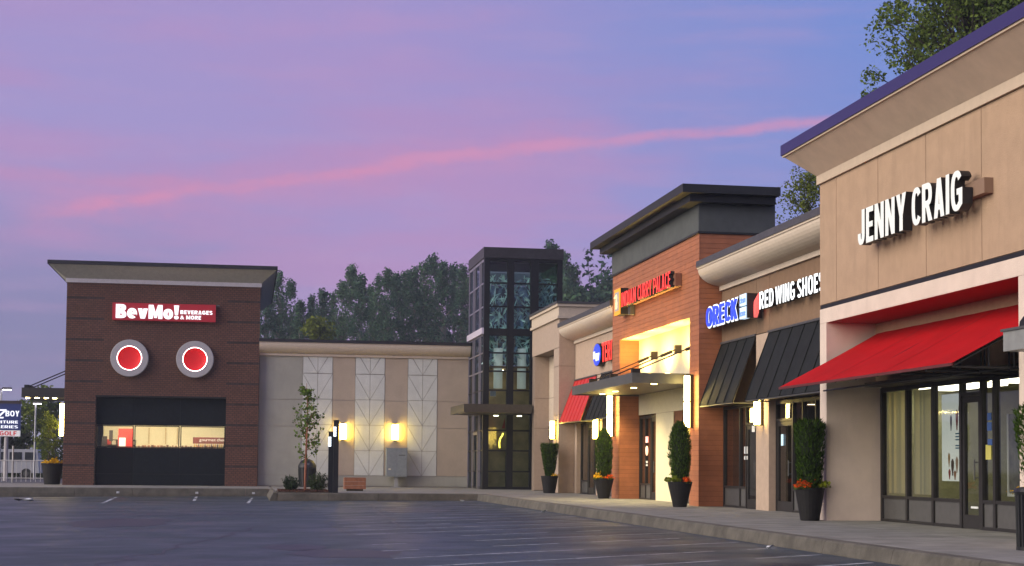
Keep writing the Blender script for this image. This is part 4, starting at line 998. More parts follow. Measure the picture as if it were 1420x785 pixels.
for y in (48.6, 51.5, 54.4):
    t = thing('wall_uplight', 'warm uplight on the canopy deck washing the cream recess wall, %s' % {48.6: 'near the right jamb', 51.5: 'between the two visible brackets', 54.4: 'near the left jamb'}[y], 'uplight', (13.1, y, 3.95), 'uplights on the canopy')
    Mb().lathe([(0.08, 0), (0.10, 0.16)], (13.1, y, 3.95), 12).build('housing', RUST, t)
    Mb().lathe([(0.08, 0.0), (0.08, 0.01)], (13.1, y, 4.115), 12).build('lens', glow('uplight_lens', (1, 0.72, 0.2), 6), t)
    l = bpy.data.lights.new('uplight_beam', 'SPOT'); l.energy = 330; l.color = (1.0, 0.66, 0.16); l.spot_size = math.radians(150); l.spot_blend = 1.0; l.shadow_soft_size = 0.06
    o = bpy.data.objects.new('uplight_beam', l); C.objects.link(o); o.parent = t; o.location = (0.02, 0, 0.2)
    o.rotation_euler = Vector((-0.25, 0, -1)).to_track_quat('Z', 'Y').to_euler()

# ------------------------------------------------------------------ 8 tall tan store at the right
js = thing('tan_store', 'tall tan stucco store with indigo roof edge and deep red-lined recess', 'building', (16, 27.5, 0))
JX, JY1, JY0 = 12.70, 34.0, 19.0
core = Mb()
core.box(JX + 0.03, 13.95, 33.63, JY1, 0, 4.72).box(JX + 0.03, 13.95, JY0, 24.65, 0, 4.72).box(JX + 0.03, 13.88, 24.65, 33.63, 4.42, 4.72).box(JX + 0.03, 26, JY0, JY1, 4.72, 7.6)
core.box(13.88, 26, JY0, JY1, 2.98, 4.72).box(19, 26, JY0, JY1, 0, 2.98)
core.build('wall_core', JOINT, js)
stucco_panels_x(js, JX, [JY0, 21.35, 23.67, 26.0, 28.32, 30.65, 32.99, JY1], [4.81, 7.56], JC_TAN, gap=0.022)
Mb().box(JX + 0.012, JX + 0.03, JY0, JY1, 4.725, 4.805).build('reveal_channel', FRAME, js)
Mb().box(JX, JX + 0.03, JY0, JY1, 4.40, 4.72).build('lintel', JC_LIGHT, js)
Mb().box(JX, JX + 0.03, 33.60, JY1, 0, 4.395).build('pier_face', JC_LIGHT, js)
Mb().box(JX, JX + 0.03, JY0, 24.68, 0, 4.395).build('pier_face', JC_LIGHT, js)
Mb().box(JX + 0.03, 13.98, 33.60, 33.63, 0, 4.395).build('pier_return', JC_LIGHT, js)
Mb().box(JX + 0.03, 13.98, 24.65, 24.68, 0, 4.395).build('pier_return', JC_LIGHT, js)
Mb().box(13.85, 13.88, 24.68, 33.60, 3.0, 4.395).build('recess_wall', mat('recess_tan', (0.42, 0.27, 0.18), 0.9, var=0.06, bump=0.4), js)
Mb().box(JX + 0.03, 13.88, 24.68, 33.60, 4.398, 4.42).build('recess_soffit', RED_SOFFIT, js)
Mb().box(JX - 0.06, 26, JY0, JY1 + 0.06, 7.56, 7.76).build('fascia_band', JC_TRIM, js)
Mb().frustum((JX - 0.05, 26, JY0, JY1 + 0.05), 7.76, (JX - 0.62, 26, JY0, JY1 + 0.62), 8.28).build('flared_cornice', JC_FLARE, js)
Mb().box(JX - 0.66, 26, JY0, JY1 + 0.66, 8.28, 8.32).build('drip_edge', JC_TRIM, js)
Mb().box(JX - 0.69, 26, JY0, JY1 + 0.69, 8.32, 8.56).build('roof_cap', CAP_PURPLE, js)
ys = [24.75, 27.05, 28.13, 28.66, 29.56, 30.87, 32.18, 33.53]
storefront_x(js, 14.0, ys, 0, 2.95, 0.57, doors=(3,), transom=2.60, fw=0.10)
room(js, 14.1, 18.9, 24.7, 33.6, 2.97, INT_OLIVE)
for y in (26.4, 29.2, 31.2, 32.6): Mb().box(14.7, 15.5, y - 0.6, y + 0.6, 2.90, 2.95).build('ceiling_light', glow('blind_fill_troffer', (1.0, 0.92, 0.74), 3.0), js)  # ceiling panels added to brighten the blinds from inside
def blindmat(n, c):
    m = leaf(n, c, 0.03, trans=0.5); return m
BLIND = blindmat('beige_blind', (0.80, 0.76, 0.58)); BLIND2 = blindmat('grey_blind', (0.70, 0.69, 0.58))
def blind(y0, y1, z0):
    t = thing('roller_blind', {0: 'full beige roller blind in the leftmost tall store window', 1: 'grey-beige half width blind in the second tall store window'}[z0], 'blind', (14.12, (y0 + y1) / 2, 0.6))
    n = 9; w = (y1 - y0) / n
    for k in range(n): Mb().box(14.10, 14.11 + 0.004 * (k % 2), y0 + k * w, y0 + (k + 1) * w - 0.004, 0.62, 2.84).build('slat', BLIND if z0 == 0 else BLIND2, t)
blind(32.25, 33.45, 0); blind(31.25, 32.1, 1)
Mb().box(JX + 0.03, 26, JY0 - 0.1, JY0 - 0.01, 0, 7.56).build('end_wall', JC_TAN, js)
# posters
t = thing('window_poster', 'white poster with colourful figures in the third window of the tall store', 'poster', (14.08, 30.0, 0.92))
Mb().box(14.07, 14.08, 29.62, 30.66, 0.92, 2.68).build('sheet', POSTER, t)
pc = [(0.10, 0.06, 0.12), (0.35, 0.06, 0.05), (0.40, 0.20, 0.12), (0.10, 0.16, 0.30), (0.45, 0.25, 0.08), (0.12, 0.08, 0.07), (0.5, 0.36, 0.28)]
k = 0
for (y, z, w, h) in ((30.22, 2.1, .10, .34), (29.95, 2.15, .14, .44), (29.83, 2.32, .11, .30), (29.74, 2.12, .10, .48), (30.32, 1.35, .11, .30), (30.16, 1.2, .16, .36), (29.96, 1.25, .15, .34), (29.80, 1.36, .11, .28), (30.30, 1.06, .12, .22), (30.05, 1.04, .14, .20)):
    b = Mb(); n = 10
    b.add([(14.066, y + w / 2 * math.cos(a) * (0.8 + 0.3 * math.sin(3 * a)), z + h / 2 * math.sin(a)) for a in [2 * PI * i / n for i in range(n)]], [tuple(range(n))])
    b.build('figure', mat('poster_ink_%d' % (k % 7), pc[k % 7], 0.6), t); k += 1
b = Mb()
for z in (1.86, 1.80, 1.74, 1.62, 1.57): b.box(14.064, 14.066, 29.70, 30.02, z, z + 0.028)
b.build('text_lines', mat('poster_blue', (0.12, 0.25, 0.42), 0.6), t)
t = thing('framed_poster', 'white framed dark poster in the window right of the tall store door', 'poster', (14.08, 27.4, 0.6))
Mb().box(14.07, 14.08, 27.12, 27.75, 0.72, 2.2).build('sheet', mat('poster_dark', (0.12, 0.12, 0.10), 0.6, var=0.5, vscale=4), t)
Mb().box(14.05, 14.07, 27.12, 27.80, 0.66, 0.72).box(14.05, 14.07, 27.75, 27.80, 0.72, 2.2).build('frame', WHITE_P, t)
for (y, z, w, h, m) in ((28.40, 1.35, 0.22, 0.28, mat('yellow_sticker', (0.65, 0.6, 0.15), 0.6)), (28.35, 1.9, 0.18, 0.16, mat('blue_sticker', (0.05, 0.12, 0.35), 0.6)), (28.35, 2.1, 0.16, 0.14, mat('blue_sticker', (0.05, 0.12, 0.35), 0.6)), (28.33, 1.62, 0.18, 0.12, mat('blue_sticker', (0.05, 0.12, 0.35), 0.6))):
    Mb().box(13.972, 13.982, y - w / 2, y + w / 2, z, z + h).build('window_sticker', m, js)
Mb().box(13.972, 13.982, 28.85, 29.15, 0.40, 0.44).build('door_number_plate', WHITE_P, js)

# ------------------------------------------------------------------ signs on the right wing
# tall store sign
t = thing('channel_letter_sign', 'white channel letter sign reading JENNY CRAIG on the tall tan store', 'sign', (12.6, 28.4, 5.7))
text('JENNY', (12.52, 30.80, 5.72), *LEFTW, 2.42, 0.72, 0.20, [JC_FACE, RET_BLK], t, bold=0.012, gap=0.10, wt=(0.20, 0.135))
text('CRAIG', (12.52, 28.12, 5.72), *LEFTW, 2.15, 0.72, 0.20, [JC_FACE, RET_BLK], t, bold=0.012, gap=0.10, wt=(0.20, 0.135))
Mb().box(12.53, 12.70, 25.55, 30.7, 5.95, 6.22).build('raceway', RACE, t)
# brown shop signs
t = thing('vacuum_shop_sign', 'blue outlined letter sign reading ORECK at the left of the brown shop', 'sign', (13.6, 43.9, 5.3))
text('ORECK', (13.47, 45.38, 5.245), *LEFTW, 3.08, 0.66, 0.05, [LET_WHITE, RET_BLK], t, bold=0.05, gap=0.03, name='letter_backing', wt=(0.19, 0.17))
text('ORECK', (13.42, 45.32, 5.295), *LEFTW, 2.96, 0.56, 0.04, [LET_BLUE, LET_BLUE], t, bold=0.006, gap=0.15, wt=(0.175, 0.145))
for z0, s_ in ((5.61, 'clean'), (5.25, 'home')):
    p = Mb().box(13.40, 13.55, 41.55, 42.12, z0, z0 + 0.31).build('small_box', [LET_PALE], t)
    text(s_, (13.4, 42.09, z0 + 0.06), *LEFTW, 0.51, 0.19, 0.012, [mat('lit_soft_blue', (0.15, 0.25, 0.5), 0.4, emis=(0.16, 0.30, 0.70), est=0.22)] * 2, p, bold=0.01)
Mb().box(13.42, 13.85, 41.50, 41.548, 5.24, 5.92).build('box_return', RET_BLK, t)
Mb().box(13.47, 13.9, 41.56, 45.25, 5.42, 5.72).build('raceway', RET_BLK, t)
t = thing('shoe_shop_sign', 'lit white letter sign reading RED WING SHOES with a red wing', 'sign', (13.7, 38.7, 5.4))
text('RED', (13.74, 41.0, 5.42), *LEFTW, 1.16, 0.47, 0.14, [LET_RW, RET_BLK], t, bold=0.010, gap=0.11, wt=(0.19, 0.15))
text('WING', (13.74, 39.70, 5.42), *LEFTW, 1.50, 0.47, 0.14, [LET_RW, RET_BLK], t, bold=0.010, gap=0.11, wt=(0.19, 0.15))
text('SHOES', (13.74, 38.02, 5.42), *LEFTW, 1.85, 0.47, 0.14, [LET_RW, RET_BLK], t, bold=0.010, gap=0.11, wt=(0.19, 0.15))
WINGR = mat('lit_wing_red', (0.5, 0.04, 0.04), 0.5, emis=(1, 0.18, 0.16), est=0.32)
for k in range(5):   # feathers
    y0 = 41.08 + 0.075 * k; top = 5.88 - 0.035 * k; bot = 5.72 - 0.115 * k + (0.05 if k == 4 else 0)
    prof = [(y0, top), (y0 + 0.09, top - 0.05), (y0 + 0.13, top - 0.2), (y0 + 0.10, bot - 0.06), (y0 + 0.03, bot), (y0 + 0.02, top - 0.14)]
    Mb().prism(prof, lambda a, c, q: (q, a, c), 13.60, 13.70).build('feather', WINGR, t)
Mb().box(13.82, 13.9, 36.0, 41.5, 5.55, 5.75).build('raceway', RACE, t)
# timber restaurant sign
t = thing('restaurant_sign', 'red lit letter sign reading INDIAN CURRY PALACE on the timber tower', 'sign', (13.0, 51, 6.7))
text('INDIAN', (13.0, 53.95, 6.72), *LEFTW, 2.10, 0.50, 0.14, [LET_RED, RET_BLK], t, bold=0.008, gap=0.11, wt=(0.17, 0.13))
text('CURRY', (13.0, 51.60, 6.72), *LEFTW, 1.85, 0.50, 0.14, [LET_RED, RET_BLK], t, bold=0.008, gap=0.11, wt=(0.17, 0.13))
text('PALACE', (13.0, 49.55, 6.72), *LEFTW, 2.10, 0.50, 0.14, [LET_RED, RET_BLK], t, bold=0.008, gap=0.11, wt=(0.17, 0.13))
Mb().box(13.0, 13.2, 47.35, 54.0, 6.75, 7.15).build('raceway', mat('wood_raceway', (0.22, 0.09, 0.05), 0.7), t)
Mb().box(12.86, 13.15, 54.06, 54.95, 6.50, 7.42).build('picture_box', RET_BLK, t)
Mb().box(12.84, 12.86, 54.06, 54.95, 6.50, 7.42).build('picture_frame', mat('orange_lit_frame', (0.5, 0.2, 0.02), 0.5, emis=(1.0, 0.36, 0.02), est=0.32), t)
Mb().box(12.825, 12.838, 54.22, 54.80, 6.64, 7.30).build('picture_panel', mat('grey_lit_panel', (0.2, 0.2, 0.2), 0.5, emis=(0.45, 0.42, 0.36), est=0.2), t)
b = Mb().box(12.81, 12.824, 54.36, 54.66, 6.72, 6.96).box(12.81, 12.824, 54.42, 54.60, 6.96, 7.08)
b.lathe([(0.10, 0), (0.06, 0.09), (0.0, 0.16)], (12.815, 54.51, 7.08), 10); b.build('palace_emblem', mat('lit_cream', (0.6, 0.5, 0.3), 0.5, emis=(1, 0.75, 0.4), est=0.25), t)
b = Mb()
for y in (54.06, 54.12): pass
Mb().box(13.02, 13.18, 53.3, 53.6, 6.42, 6.74).build('junction_box', STEEL, t)
# teriyaki sign
t = thing('teriyaki_sign', 'blue oval and red letter sign reading TERIYAKI half hidden by timber tower', 'sign', (13.75, 60.5, 5.1))
n = 24
b = Mb(); b.prism([(61.38 + 0.70 * math.cos(2 * PI * i / n), 5.57 + 0.46 * math.sin(2 * PI * i / n)) for i in range(n)], lambda a, c, q: (q, a, c), 13.66, 13.9); b.build('oval_box', RET_BLK, t)
b = Mb(); b.prism([(61.38 + 0.66 * math.cos(2 * PI * i / n), 5.57 + 0.43 * math.sin(2 * PI * i / n)) for i in range(n)], lambda a, c, q: (q, a, c), 13.64, 13.66); b.build('oval_face', LET_BLUE, t)
text('Happy', (13.64, 61.92, 5.42), *LEFTW, 1.05, 0.30, 0.02, [LET_WHITE, LET_WHITE], t, bold=0.03, gap=0.03)
text('TERIYAKI', (13.80, 60.55, 5.22), *LEFTW, 3.6, 0.76, 0.14, [LET_RED, RET_BLK], t, bold=0.010, gap=0.10, wt=(0.20, 0.15))
Mb().box(13.80, 13.9, 57.0, 60.6, 5.4, 5.8).build('raceway', RET_BLK, t)

# ------------------------------------------------------------------ awnings
def seam_awning(name, label, y0, y1, Xw, zt, Xf, zb, m, npan, hm):
    t = thing(name, label, 'awning', ((Xw + Xf) / 2, (y0 + y1) / 2, zb), None)
    w = (y1 - y0) / npan
    for k in range(npan):
        a, c = y0 + k * w, y0 + (k + 1) * w - 0.012
        b = Mb()
        b.prism([(Xw, zt), (Xf, zb), (Xf + 0.02, zb - 0.02), (Xw, zt - 0.03)], lambda p, q, s: (p, s, q), a, c)
        n = Vector((-(zt - zb), 0, (Xw - Xf))).normalized()
        if n.z < 0: n = -n
        # raised seam
        e = 0.022
        b.add([(Xw, c - 0.025, zt), (Xf, c - 0.025, zb), (Xf, c, zb), (Xw, c, zt), (Xw + n.x * e, c - 0.025, zt + n.z * e), (Xf + n.x * e, c - 0.025, zb + n.z * e), (Xf + n.x * e, c, zb + n.z * e), (Xw + n.x * e, c, zt + n.z * e)],
              [(4, 5, 6, 7), (0, 1, 5, 4), (3, 7, 6, 2), (1, 2, 6, 5), (0, 4, 7, 3)])
        b.build('metal_panel', m, t)
    Mb().box(Xw - 0.04, Xw, y0 - 0.03, y1 + 0.03, zt, zt + 0.06).build('head_flashing', hm, t)
    fr = Mb().tube((Xf + 0.03, y0, zb - 0.03), (Xf + 0.03, y1, zb - 0.03), 0.022)
    k = 3
    for i in range(k):
        y = y0 + 0.06 + (y1 - y0 - 0.12) * i / (k - 1)
        fr.tube((Xf + 0.03, y, zb - 0.03), (Xw, y, zt - 0.06), 0.02).tube((Xf + 0.03, y, zb - 0.03), (Xw, y, zb - 0.03), 0.02)
    fr.build('frame', STEEL, t)
    return t
seam_awning('metal_awning', 'steep black seamed metal awning under the blue letter sign', 42.16, 45.35, 13.88, 4.80, 13.20, 2.97, BLK_MET, 4, CAP_GREY)
seam_awning('metal_awning', 'steep black seamed metal awning below the white shoe shop letters', 34.5, 41.0, 13.88, 4.80, 13.20, 2.97, BLK_MET, 7, CAP_GREY)
seam_awning('metal_awning', 'steep red metal awning beside the corner building sconce', 62.45, 66.68, 13.88, 4.80, 13.20, 3.0, RED_MET, 6, CAP_GREY)
seam_awning('metal_awning', 'steep black metal awning half hidden below the flat canopy', 56.9, 61.5, 13.88, 4.80, 13.20, 3.0, BLK_MET, 6, CAP_GREY)
# big red canvas awning
t = thing('canvas_awning', 'large bright red canvas awning sloping out of the tall store recess', 'awning', (12.7, 29.1, 2.9))
AY0, AY1, AXW, AZT, AXF, AZB = 24.80, 33.5, 13.84, 4.17, 11.56, 2.93
splits = [AY0, 27.75, 30.6, AY1]
for i in range(3):
    a, c = splits[i], splits[i + 1] - 0.03
    b = Mb(); n = 8; vs = []
    for k in range(n + 1):
        f_ = k / n; x = AXW + (AXF - AXW) * f_; z = AZT + (AZB - AZT) * f_
        for q in range(7):
            g = q / 6; yy = a + (c - a) * g
            vs.append((x, yy, z - 0.05 * math.sin(PI * f_) * (0.4 + 0.6 * math.sin(PI * g)) + 0.004 * math.sin(yy * 5 + f_ * 6)))
    fs = [(k * 7 + q, k * 7 + q + 1, (k + 1) * 7 + q + 1, (k + 1) * 7 + q) for k in range(n) for q in range(6)]
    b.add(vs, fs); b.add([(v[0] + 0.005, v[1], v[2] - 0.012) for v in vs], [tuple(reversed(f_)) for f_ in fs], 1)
    b.build('canvas_panel', [RED_FAB, mat('shaded_canvas_underside', (0.035, 0.02, 0.02), 0.9)], t, fix=False)  # underside coloured near black to stand in for the shade below
Mb().box(AXF - 0.005, AXF + 0.03, AY0, AY1, AZB - 0.05, AZB + 0.0).build('front_bar', mat('dark_red_bar', (0.10, 0.012, 0.012), 0.6), t)
fr = Mb()
for k in range(9):
    y = AY0 + 0.05 + k * (AY1 - AY0 - 0.1) / 8
    fr.tube((AXF + 0.04, y, AZB - 0.045), (AXW, y, AZT - 0.07), 0.022, n=6)
    if k < 3: fr.tube((AXF + 0.04, y, AZB - 0.06), (AXW, y, AZB - 0.06), 0.022, n=6)
    for q in ((0.3, 0.5, 0.7) if k < 3 else ()): fr.tube((AXF + (AXW - AXF) * q, y, AZB - 0.06), (AXF + (AXW - AXF) * q, y, AZB - 0.06 + (AZT - AZB) * q), 0.016, n=6)
fr.tube((12.6, AY0, AZB - 0.06), (12.6, AY1, AZB - 0.06), 0.02).build('frame', IRON, t)
Mb().box(13.55, 13.84, AY0, AY1, 2.96, 3.06).build('lamp_valance', mat('valance_brown', (0.06, 0.045, 0.03), 0.7), t)
# neighbour's canopy at the right edge
t = thing('steel_canopy', 'pale grey steel canopy end cut off at the right edge', 'canopy', (12.4, 21.5, 3.05))
Mb().box(12.13, 12.7, 19.5, 24.1, 3.08, 3.40).build('fascia', mat('pale_grey_canopy', (0.27, 0.28, 0.27), 0.5, metal=0.3, var=0.1), t)
Mb().box(12.1, 12.7, 19.5, 24.14, 3.40, 3.44).build('top_flange', STEEL, t)
Mb().prism([(23.9, 3.44), (23.87, 3.55), (23.75, 3.62), (23.6, 3.66), (23.3, 3.66), (23.2, 3.44)], lambda a, c, q: (q, a, c), 12.3, 12.6).build('scroll_bracket', IRON, t)

# ------------------------------------------------------------------ wall sconces
def sconce(loc, label, face, tall=False, m=LAMP, group='wall sconces on the shop fronts', r=0.095, h=0.78):
    """face: 'x' mounted on a wall facing -X, 'y' on a wall facing -Y; loc = base centre of the glass"""
    t = thing('wall_sconce', label, 'sconce', loc, group)
    x, y, z = loc; n = 2 if tall else 1
    dv = (0.18, 0) if face == 'x' else (0, 0.18)
    H = n * h
    b = Mb()
    if face == 'x': b.box(x + 0.10, x + 0.18, y - 0.045, y + 0.045, z - 0.02, z + H + 0.02)
    else: b.box(x - 0.06, x + 0.06, y + 0.12, y + 0.2, z - 0.02, z + H + 0.02)
    b.build('back_plate', RUST, t)
    for k in range(n):
        z0 = z + k * h
        Mb().lathe([(r * 0.9, 0.0), (r, 0.02), (r, h - 0.05), (r * 0.9, h - 0.03)], (x, y, z0), 14).build('glass_shade', m, t, smooth=False)
        Mb().lathe([(r * 1.08, 0), (r * 1.08, 0.03)], (x, y, z0 + h - 0.03), 14).build('cap', RUST, t)
    Mb().lathe([(r * 1.08, -0.03), (r * 1.08, 0.0)], (x, y, z), 14).build('base_cap', RUST, t)
    return t
sconce((4.83, LY - 0.2, 2.40), 'glowing wall sconce beside the black bollard lamps on the tan wall', 'y', r=0.17, h=0.82)
sconce((7.48, LY - 0.2, 2.40), 'glowing wall sconce above the grey mailbox on the tan wall', 'y', r=0.17, h=0.82)
sconce((13.02, 67.3, 2.32), 'glowing wall sconce on the corner building pier beside the red awning', 'x', r=0.105, h=0.8)
sconce((13.72, 61.9, 2.25), 'glowing wall sconce on the pier under the half hidden black awning', 'x', r=0.11, h=0.9)
sconce((13.0, 46.0, 2.34), 'tall double glass sconce on the right pier of the timber tower', 'x', True, LAMP_W, r=0.088, h=0.79)
sconce((13.0, 56.25, 2.25), 'tall double glass sconce on the left pier of the timber tower', 'x', True, LAMP_W, r=0.10, h=0.79)
sconce((13.70, 41.50, 2.32), 'glowing wall sconce on the pier between the two black shop awnings', 'x', m=LAMP_W, r=0.085, h=0.72)
sconce((-9.14, 82.2, 2.42), 'tall double glass sconce on the left side of the brick store', 'x', True, LAMP_W, r=0.12, h=0.83)

# ------------------------------------------------------------------ foliage
def leafq(mb, p, s, m=0, up=None, asp=0.6, rnd=random):
    a = Vector((rnd.gauss(0, 1), rnd.gauss(0, 1), rnd.gauss(0, 1)))
    if up is not None: a = (a.normalized() * (1 - up) + Vector((0, 0, 1)) * up)
    a.normalize(); b = a.cross(Vector((rnd.gauss(0, 1), rnd.gauss(0, 1), rnd.gauss(0, 1)))).normalized()
    a = a * s; b = b * s * asp; p = Vector(p)
    mb.add([p - a * 0.5, p + b * 0.5, p + a * 0.5, p - b * 0.5], [(0, 1, 2, 3)], m)
def clump(mb, c, R, n, s, m=0, flat=0.8):
    for _ in range(n):
        while True:
            v = Vector((random.uniform(-1, 1), random.uniform(-1, 1), random.uniform(-1, 1)))
            if 0.25 < v.length < 1: break
        leafq(mb, (c[0] + v.x * R, c[1] + v.y * R, c[2] + v.z * R * flat), s * random.uniform(0.6, 1.3), m)
def tree(name, label, cat, loc, h, crown, leafm, barkm, group=None, nl=22, cl=70, cr=0.22, ls=0.5, trunk_r=0.25, bare=0.45, width=None, spire=False, seed=0):
    """crown: 'oval' | 'fir' | 'column'"""
    random.seed(seed)
    t = thing(name, label, cat, loc, group); x, y, z = loc
    tk = Mb(); cw = width or h * 0.22
    top = h * (0.95 if crown == 'fir' else 0.85)
    pts = [Vector((x, y, z))]
    for i in range(1, 7):
        pts.append(Vector((x + random.uniform(-1, 1) * h * 0.012 * i ** 0.5, y + random.uniform(-1, 1) * h * 0.012, z + top * i / 6)))
    for i in range(6): tk.tube(pts[i], pts[i + 1], trunk_r * (1 - i / 6.6), trunk_r * (1 - (i + 1) / 6.6), 7, cap=False)
    cr_ = Mb()
    if crown == 'fir':
        tiers = nl
        for k in range(tiers):
            f_ = k / (tiers - 1); zz = z + h * (bare + (1 - bare) * f_); rad = cw * (1 - f_) ** 0.8 * random.uniform(0.75, 1.1) + 0.15
            nb = max(4, int(9 * (1 - f_) + 3))
            for j in range(nb):
                a = random.uniform(0, 2 * PI); L = rad * random.uniform(0.6, 1.1)
                p0 = Vector((x, y, zz)); p1 = Vector((x + L * math.cos(a), y + L * math.sin(a), zz - L * 0.18))
                tk.tube(p0, p1, 0.04, 0.015, 4, cap=False)
                m_ = max(3, int(cl * L / cw / 4))
                for q in range(m_):
                    g = random.uniform(0.2, 1.0); p = p0.lerp(p1, g)
                    leafq(cr_, p + Vector((random.gauss(0, 1), random.gauss(0, 1), random.gauss(0, 0.6))) * ls * 0.35, ls * random.uniform(0.7, 1.3), asp=0.45)
    else:
        for k in range(nl):
            f_ = random.uniform(0, 1) ** 0.8; zz = h * (bare + (1 - bare) * f_)
            prof = math.sin(PI * (0.12 + 0.80 * f_)) ** 0.7 if not spire else (1.05 - f_) ** 0.75 * (0.55 + 0.45 * min(1, f_ * 4))
            a = random.uniform(0, 2 * PI); rr = cw * prof * random.uniform(0.25, 1.0)
            c = Vector((x + rr * math.cos(a), y + rr * math.sin(a), z + zz - 0.1 * rr))
            base = Vector((x, y, z + max(h * bare * 0.75, zz - rr * random.uniform(0.8, 1.6))))
            mid = base.lerp(c, 0.55) + Vector((0, 0, rr * 0.12))
            tk.tube(base, mid, trunk_r * 0.32, trunk_r * 0.18, 5, cap=False); tk.tube(mid, c, trunk_r * 0.18, trunk_r * 0.06, 5, cap=False)
            R = h * cr * random.uniform(0.55, 1.1)
            for _ in range(2):
                e = c + Vector((random.uniform(-1, 1), random.uniform(-1, 1), random.uniform(-0.3, 1))) * R * 0.8
                tk.tube(mid.lerp(c, 0.7), e, trunk_r * 0.08, trunk_r * 0.03, 4, cap=False)
            clump(cr_, c, R, cl, ls, flat=1.35 if spire else 0.8)
    tk.build('trunk', barkm, t, fix=False)
    cr_.build('crown', leafm, t, fix=False)
    return t
# far tree line: prototypes, then copies
random.seed(5)
protos = []
for i in range(5):
    protos.append(tree('tall_tree', 'x', 'tree', (0, 0, 0), 27, 'oval', LEAF_FAR, BARK_PALE, nl=66, cl=46, cr=0.029, ls=0.36, trunk_r=0.24, bare=0.62, width=1.75 + 0.22 * i, spire=True, seed=40 + i))
firs = [tree('fir_tree', 'x', 'tree', (0, 0, 0), 28, 'fir', LEAF_FIR, BARK, nl=24, cl=40, ls=0.8, trunk_r=0.3, bare=0.28, width=4.2, seed=60 + i) for i in range(2)]
understory = [tree('understory_tree', 'x', 'tree', (0, 0, 0), 18, 'oval', LEAF_FAR, BARK, nl=30, cl=60, cr=0.075, ls=0.55, trunk_r=0.2, bare=0.3, width=3.4, seed=70 + i) for i in range(2)]
GF = 'tall trees behind the shopping centre roofs'
def place(proto, x, y, k, label, first=[], group=GF, rz=None):
    o = copy_tree(proto) if proto in first else proto
    first.append(proto)
    o.location = (x, y, 0); o.scale = (k * random.uniform(0.9, 1.1), k * random.uniform(0.9, 1.1), k)
    o.rotation_euler.z = random.uniform(0, 6.28) if rz is None else rz
    o['label'] = label; o['group'] = group
    return o
random.seed(9)
def px2x(px, Y): return (px - 710) / 2200
def gx(px, Y):                       # world x of image column at depth Y
    r_ = pixray(px, 450); return r_.x / r_.y * Y
def gz(px, py, Y):
    r_ = pixray(px, py); return 1.15 + r_.z / r_.y * Y
# (column, tree-top row) along the far skyline
LT = 'tall far tree '
sky_pts = [(352, 392, 'half hidden by the right eave of the brick store'), (368, 385, 'just right of the brick store eave'), (386, 379, 'with the rounded top nearest the brick store'),
           (402, 394, 'standing low in the first gap right of the brick store'), (416, 420, 'above the left edge of the first white panel strip'), (432, 414, 'straight above the young street tree crown'),
           (447, 404, 'above the first white panel strip, right of the young tree'), (462, 408, 'above the black bollard lamps'), (474, 396, 'above the left wall sconce, in front of a taller tree'),
           (487, 372, 'with the tall pointed top in the middle of the left half'), (500, 385, 'above the left half of the second white panel strip'), (514, 398, 'at the dip above the second white panel strip'),
           (525, 384, 'above the right edge of the second white panel strip'), (537, 379, 'between second panel strip and the mailbox sconce'), (549, 384, 'straight above the mailbox and its sconce'),
           (561, 381, 'above the left edge of the third white panel strip'), (573, 374, 'above the left half of the third white panel strip'), (588, 366, 'above the middle of the third white panel strip'),
           (600, 359, 'with the highest top, above the third white panel strip'), (614, 368, 'just right of the highest top in the wood'), (628, 371, 'above the plain wall left of the glass tower'),
           (641, 370, 'second to the left of the glass tower'), (655, 375, 'touching the left edge of the glass tower')]
for i, (px, py, wh) in enumerate(sky_pts):
    Y = random.uniform(192, 226)
    h = gz(px, py, Y)
    place(protos[i % 5], gx(px, Y), Y, h / 27.0, LT + wh)
for px in range(366, 660, 48):
    Y = random.uniform(214, 240)
    place(understory[(px // 48) % 2], gx(px + random.uniform(-8, 8), Y), Y, gz(px, random.uniform(452, 468), Y) / 18.0, 'lower bushy tree in the far wood left of the glass tower', group='bushy trees in the far wood')
o = place(protos[1], gx(763, 205), 205, gz(763, 338, 205) / 27.0, 'leafy tree top showing just above the glass tower roof')
for px, py, wh in ((782, 352, 'leafy tree hugging the right edge of the glass tower top'), (795, 372, 'leafy tree between the glass tower and the pointed firs')):
    place(protos[px % 5], gx(px, 200), 200, gz(px, py, 200) / 27.0, wh)
for k, (px, py, wh) in enumerate(((817, 349, 'broad pointed fir, the most complete one between glass tower and timber tower'), (838, 356, 'narrow fir in the middle, under the black cornice tip'), (852, 352, 'fir mostly hidden behind the timber tower edge'))):
    place(firs[k % 2], gx(px, 205), 205, gz(px, py, 205) / 28.0, wh, group='fir trees behind the corner building')
for px in (775, 792, 808, 824, 840, 858):
    Y = random.uniform(190, 200)
    place(understory[px % 2], gx(px, Y), Y, gz(px, 392 + random.uniform(-6, 8), Y) / 18.0, 'bushy tree under the firs right of the glass tower', group='bushy trees under the firs')
tree('yellow_green_bush_tree', 'pale yellow-green bushy tree just above the low link roof', 'tree', (gx(440, 150), 150, 0), gz(440, 448, 150), 'oval', LEAF_BRIGHT, BARK, nl=24, cl=80, cr=0.12, ls=0.5, bare=0.3, width=2.2, seed=91)
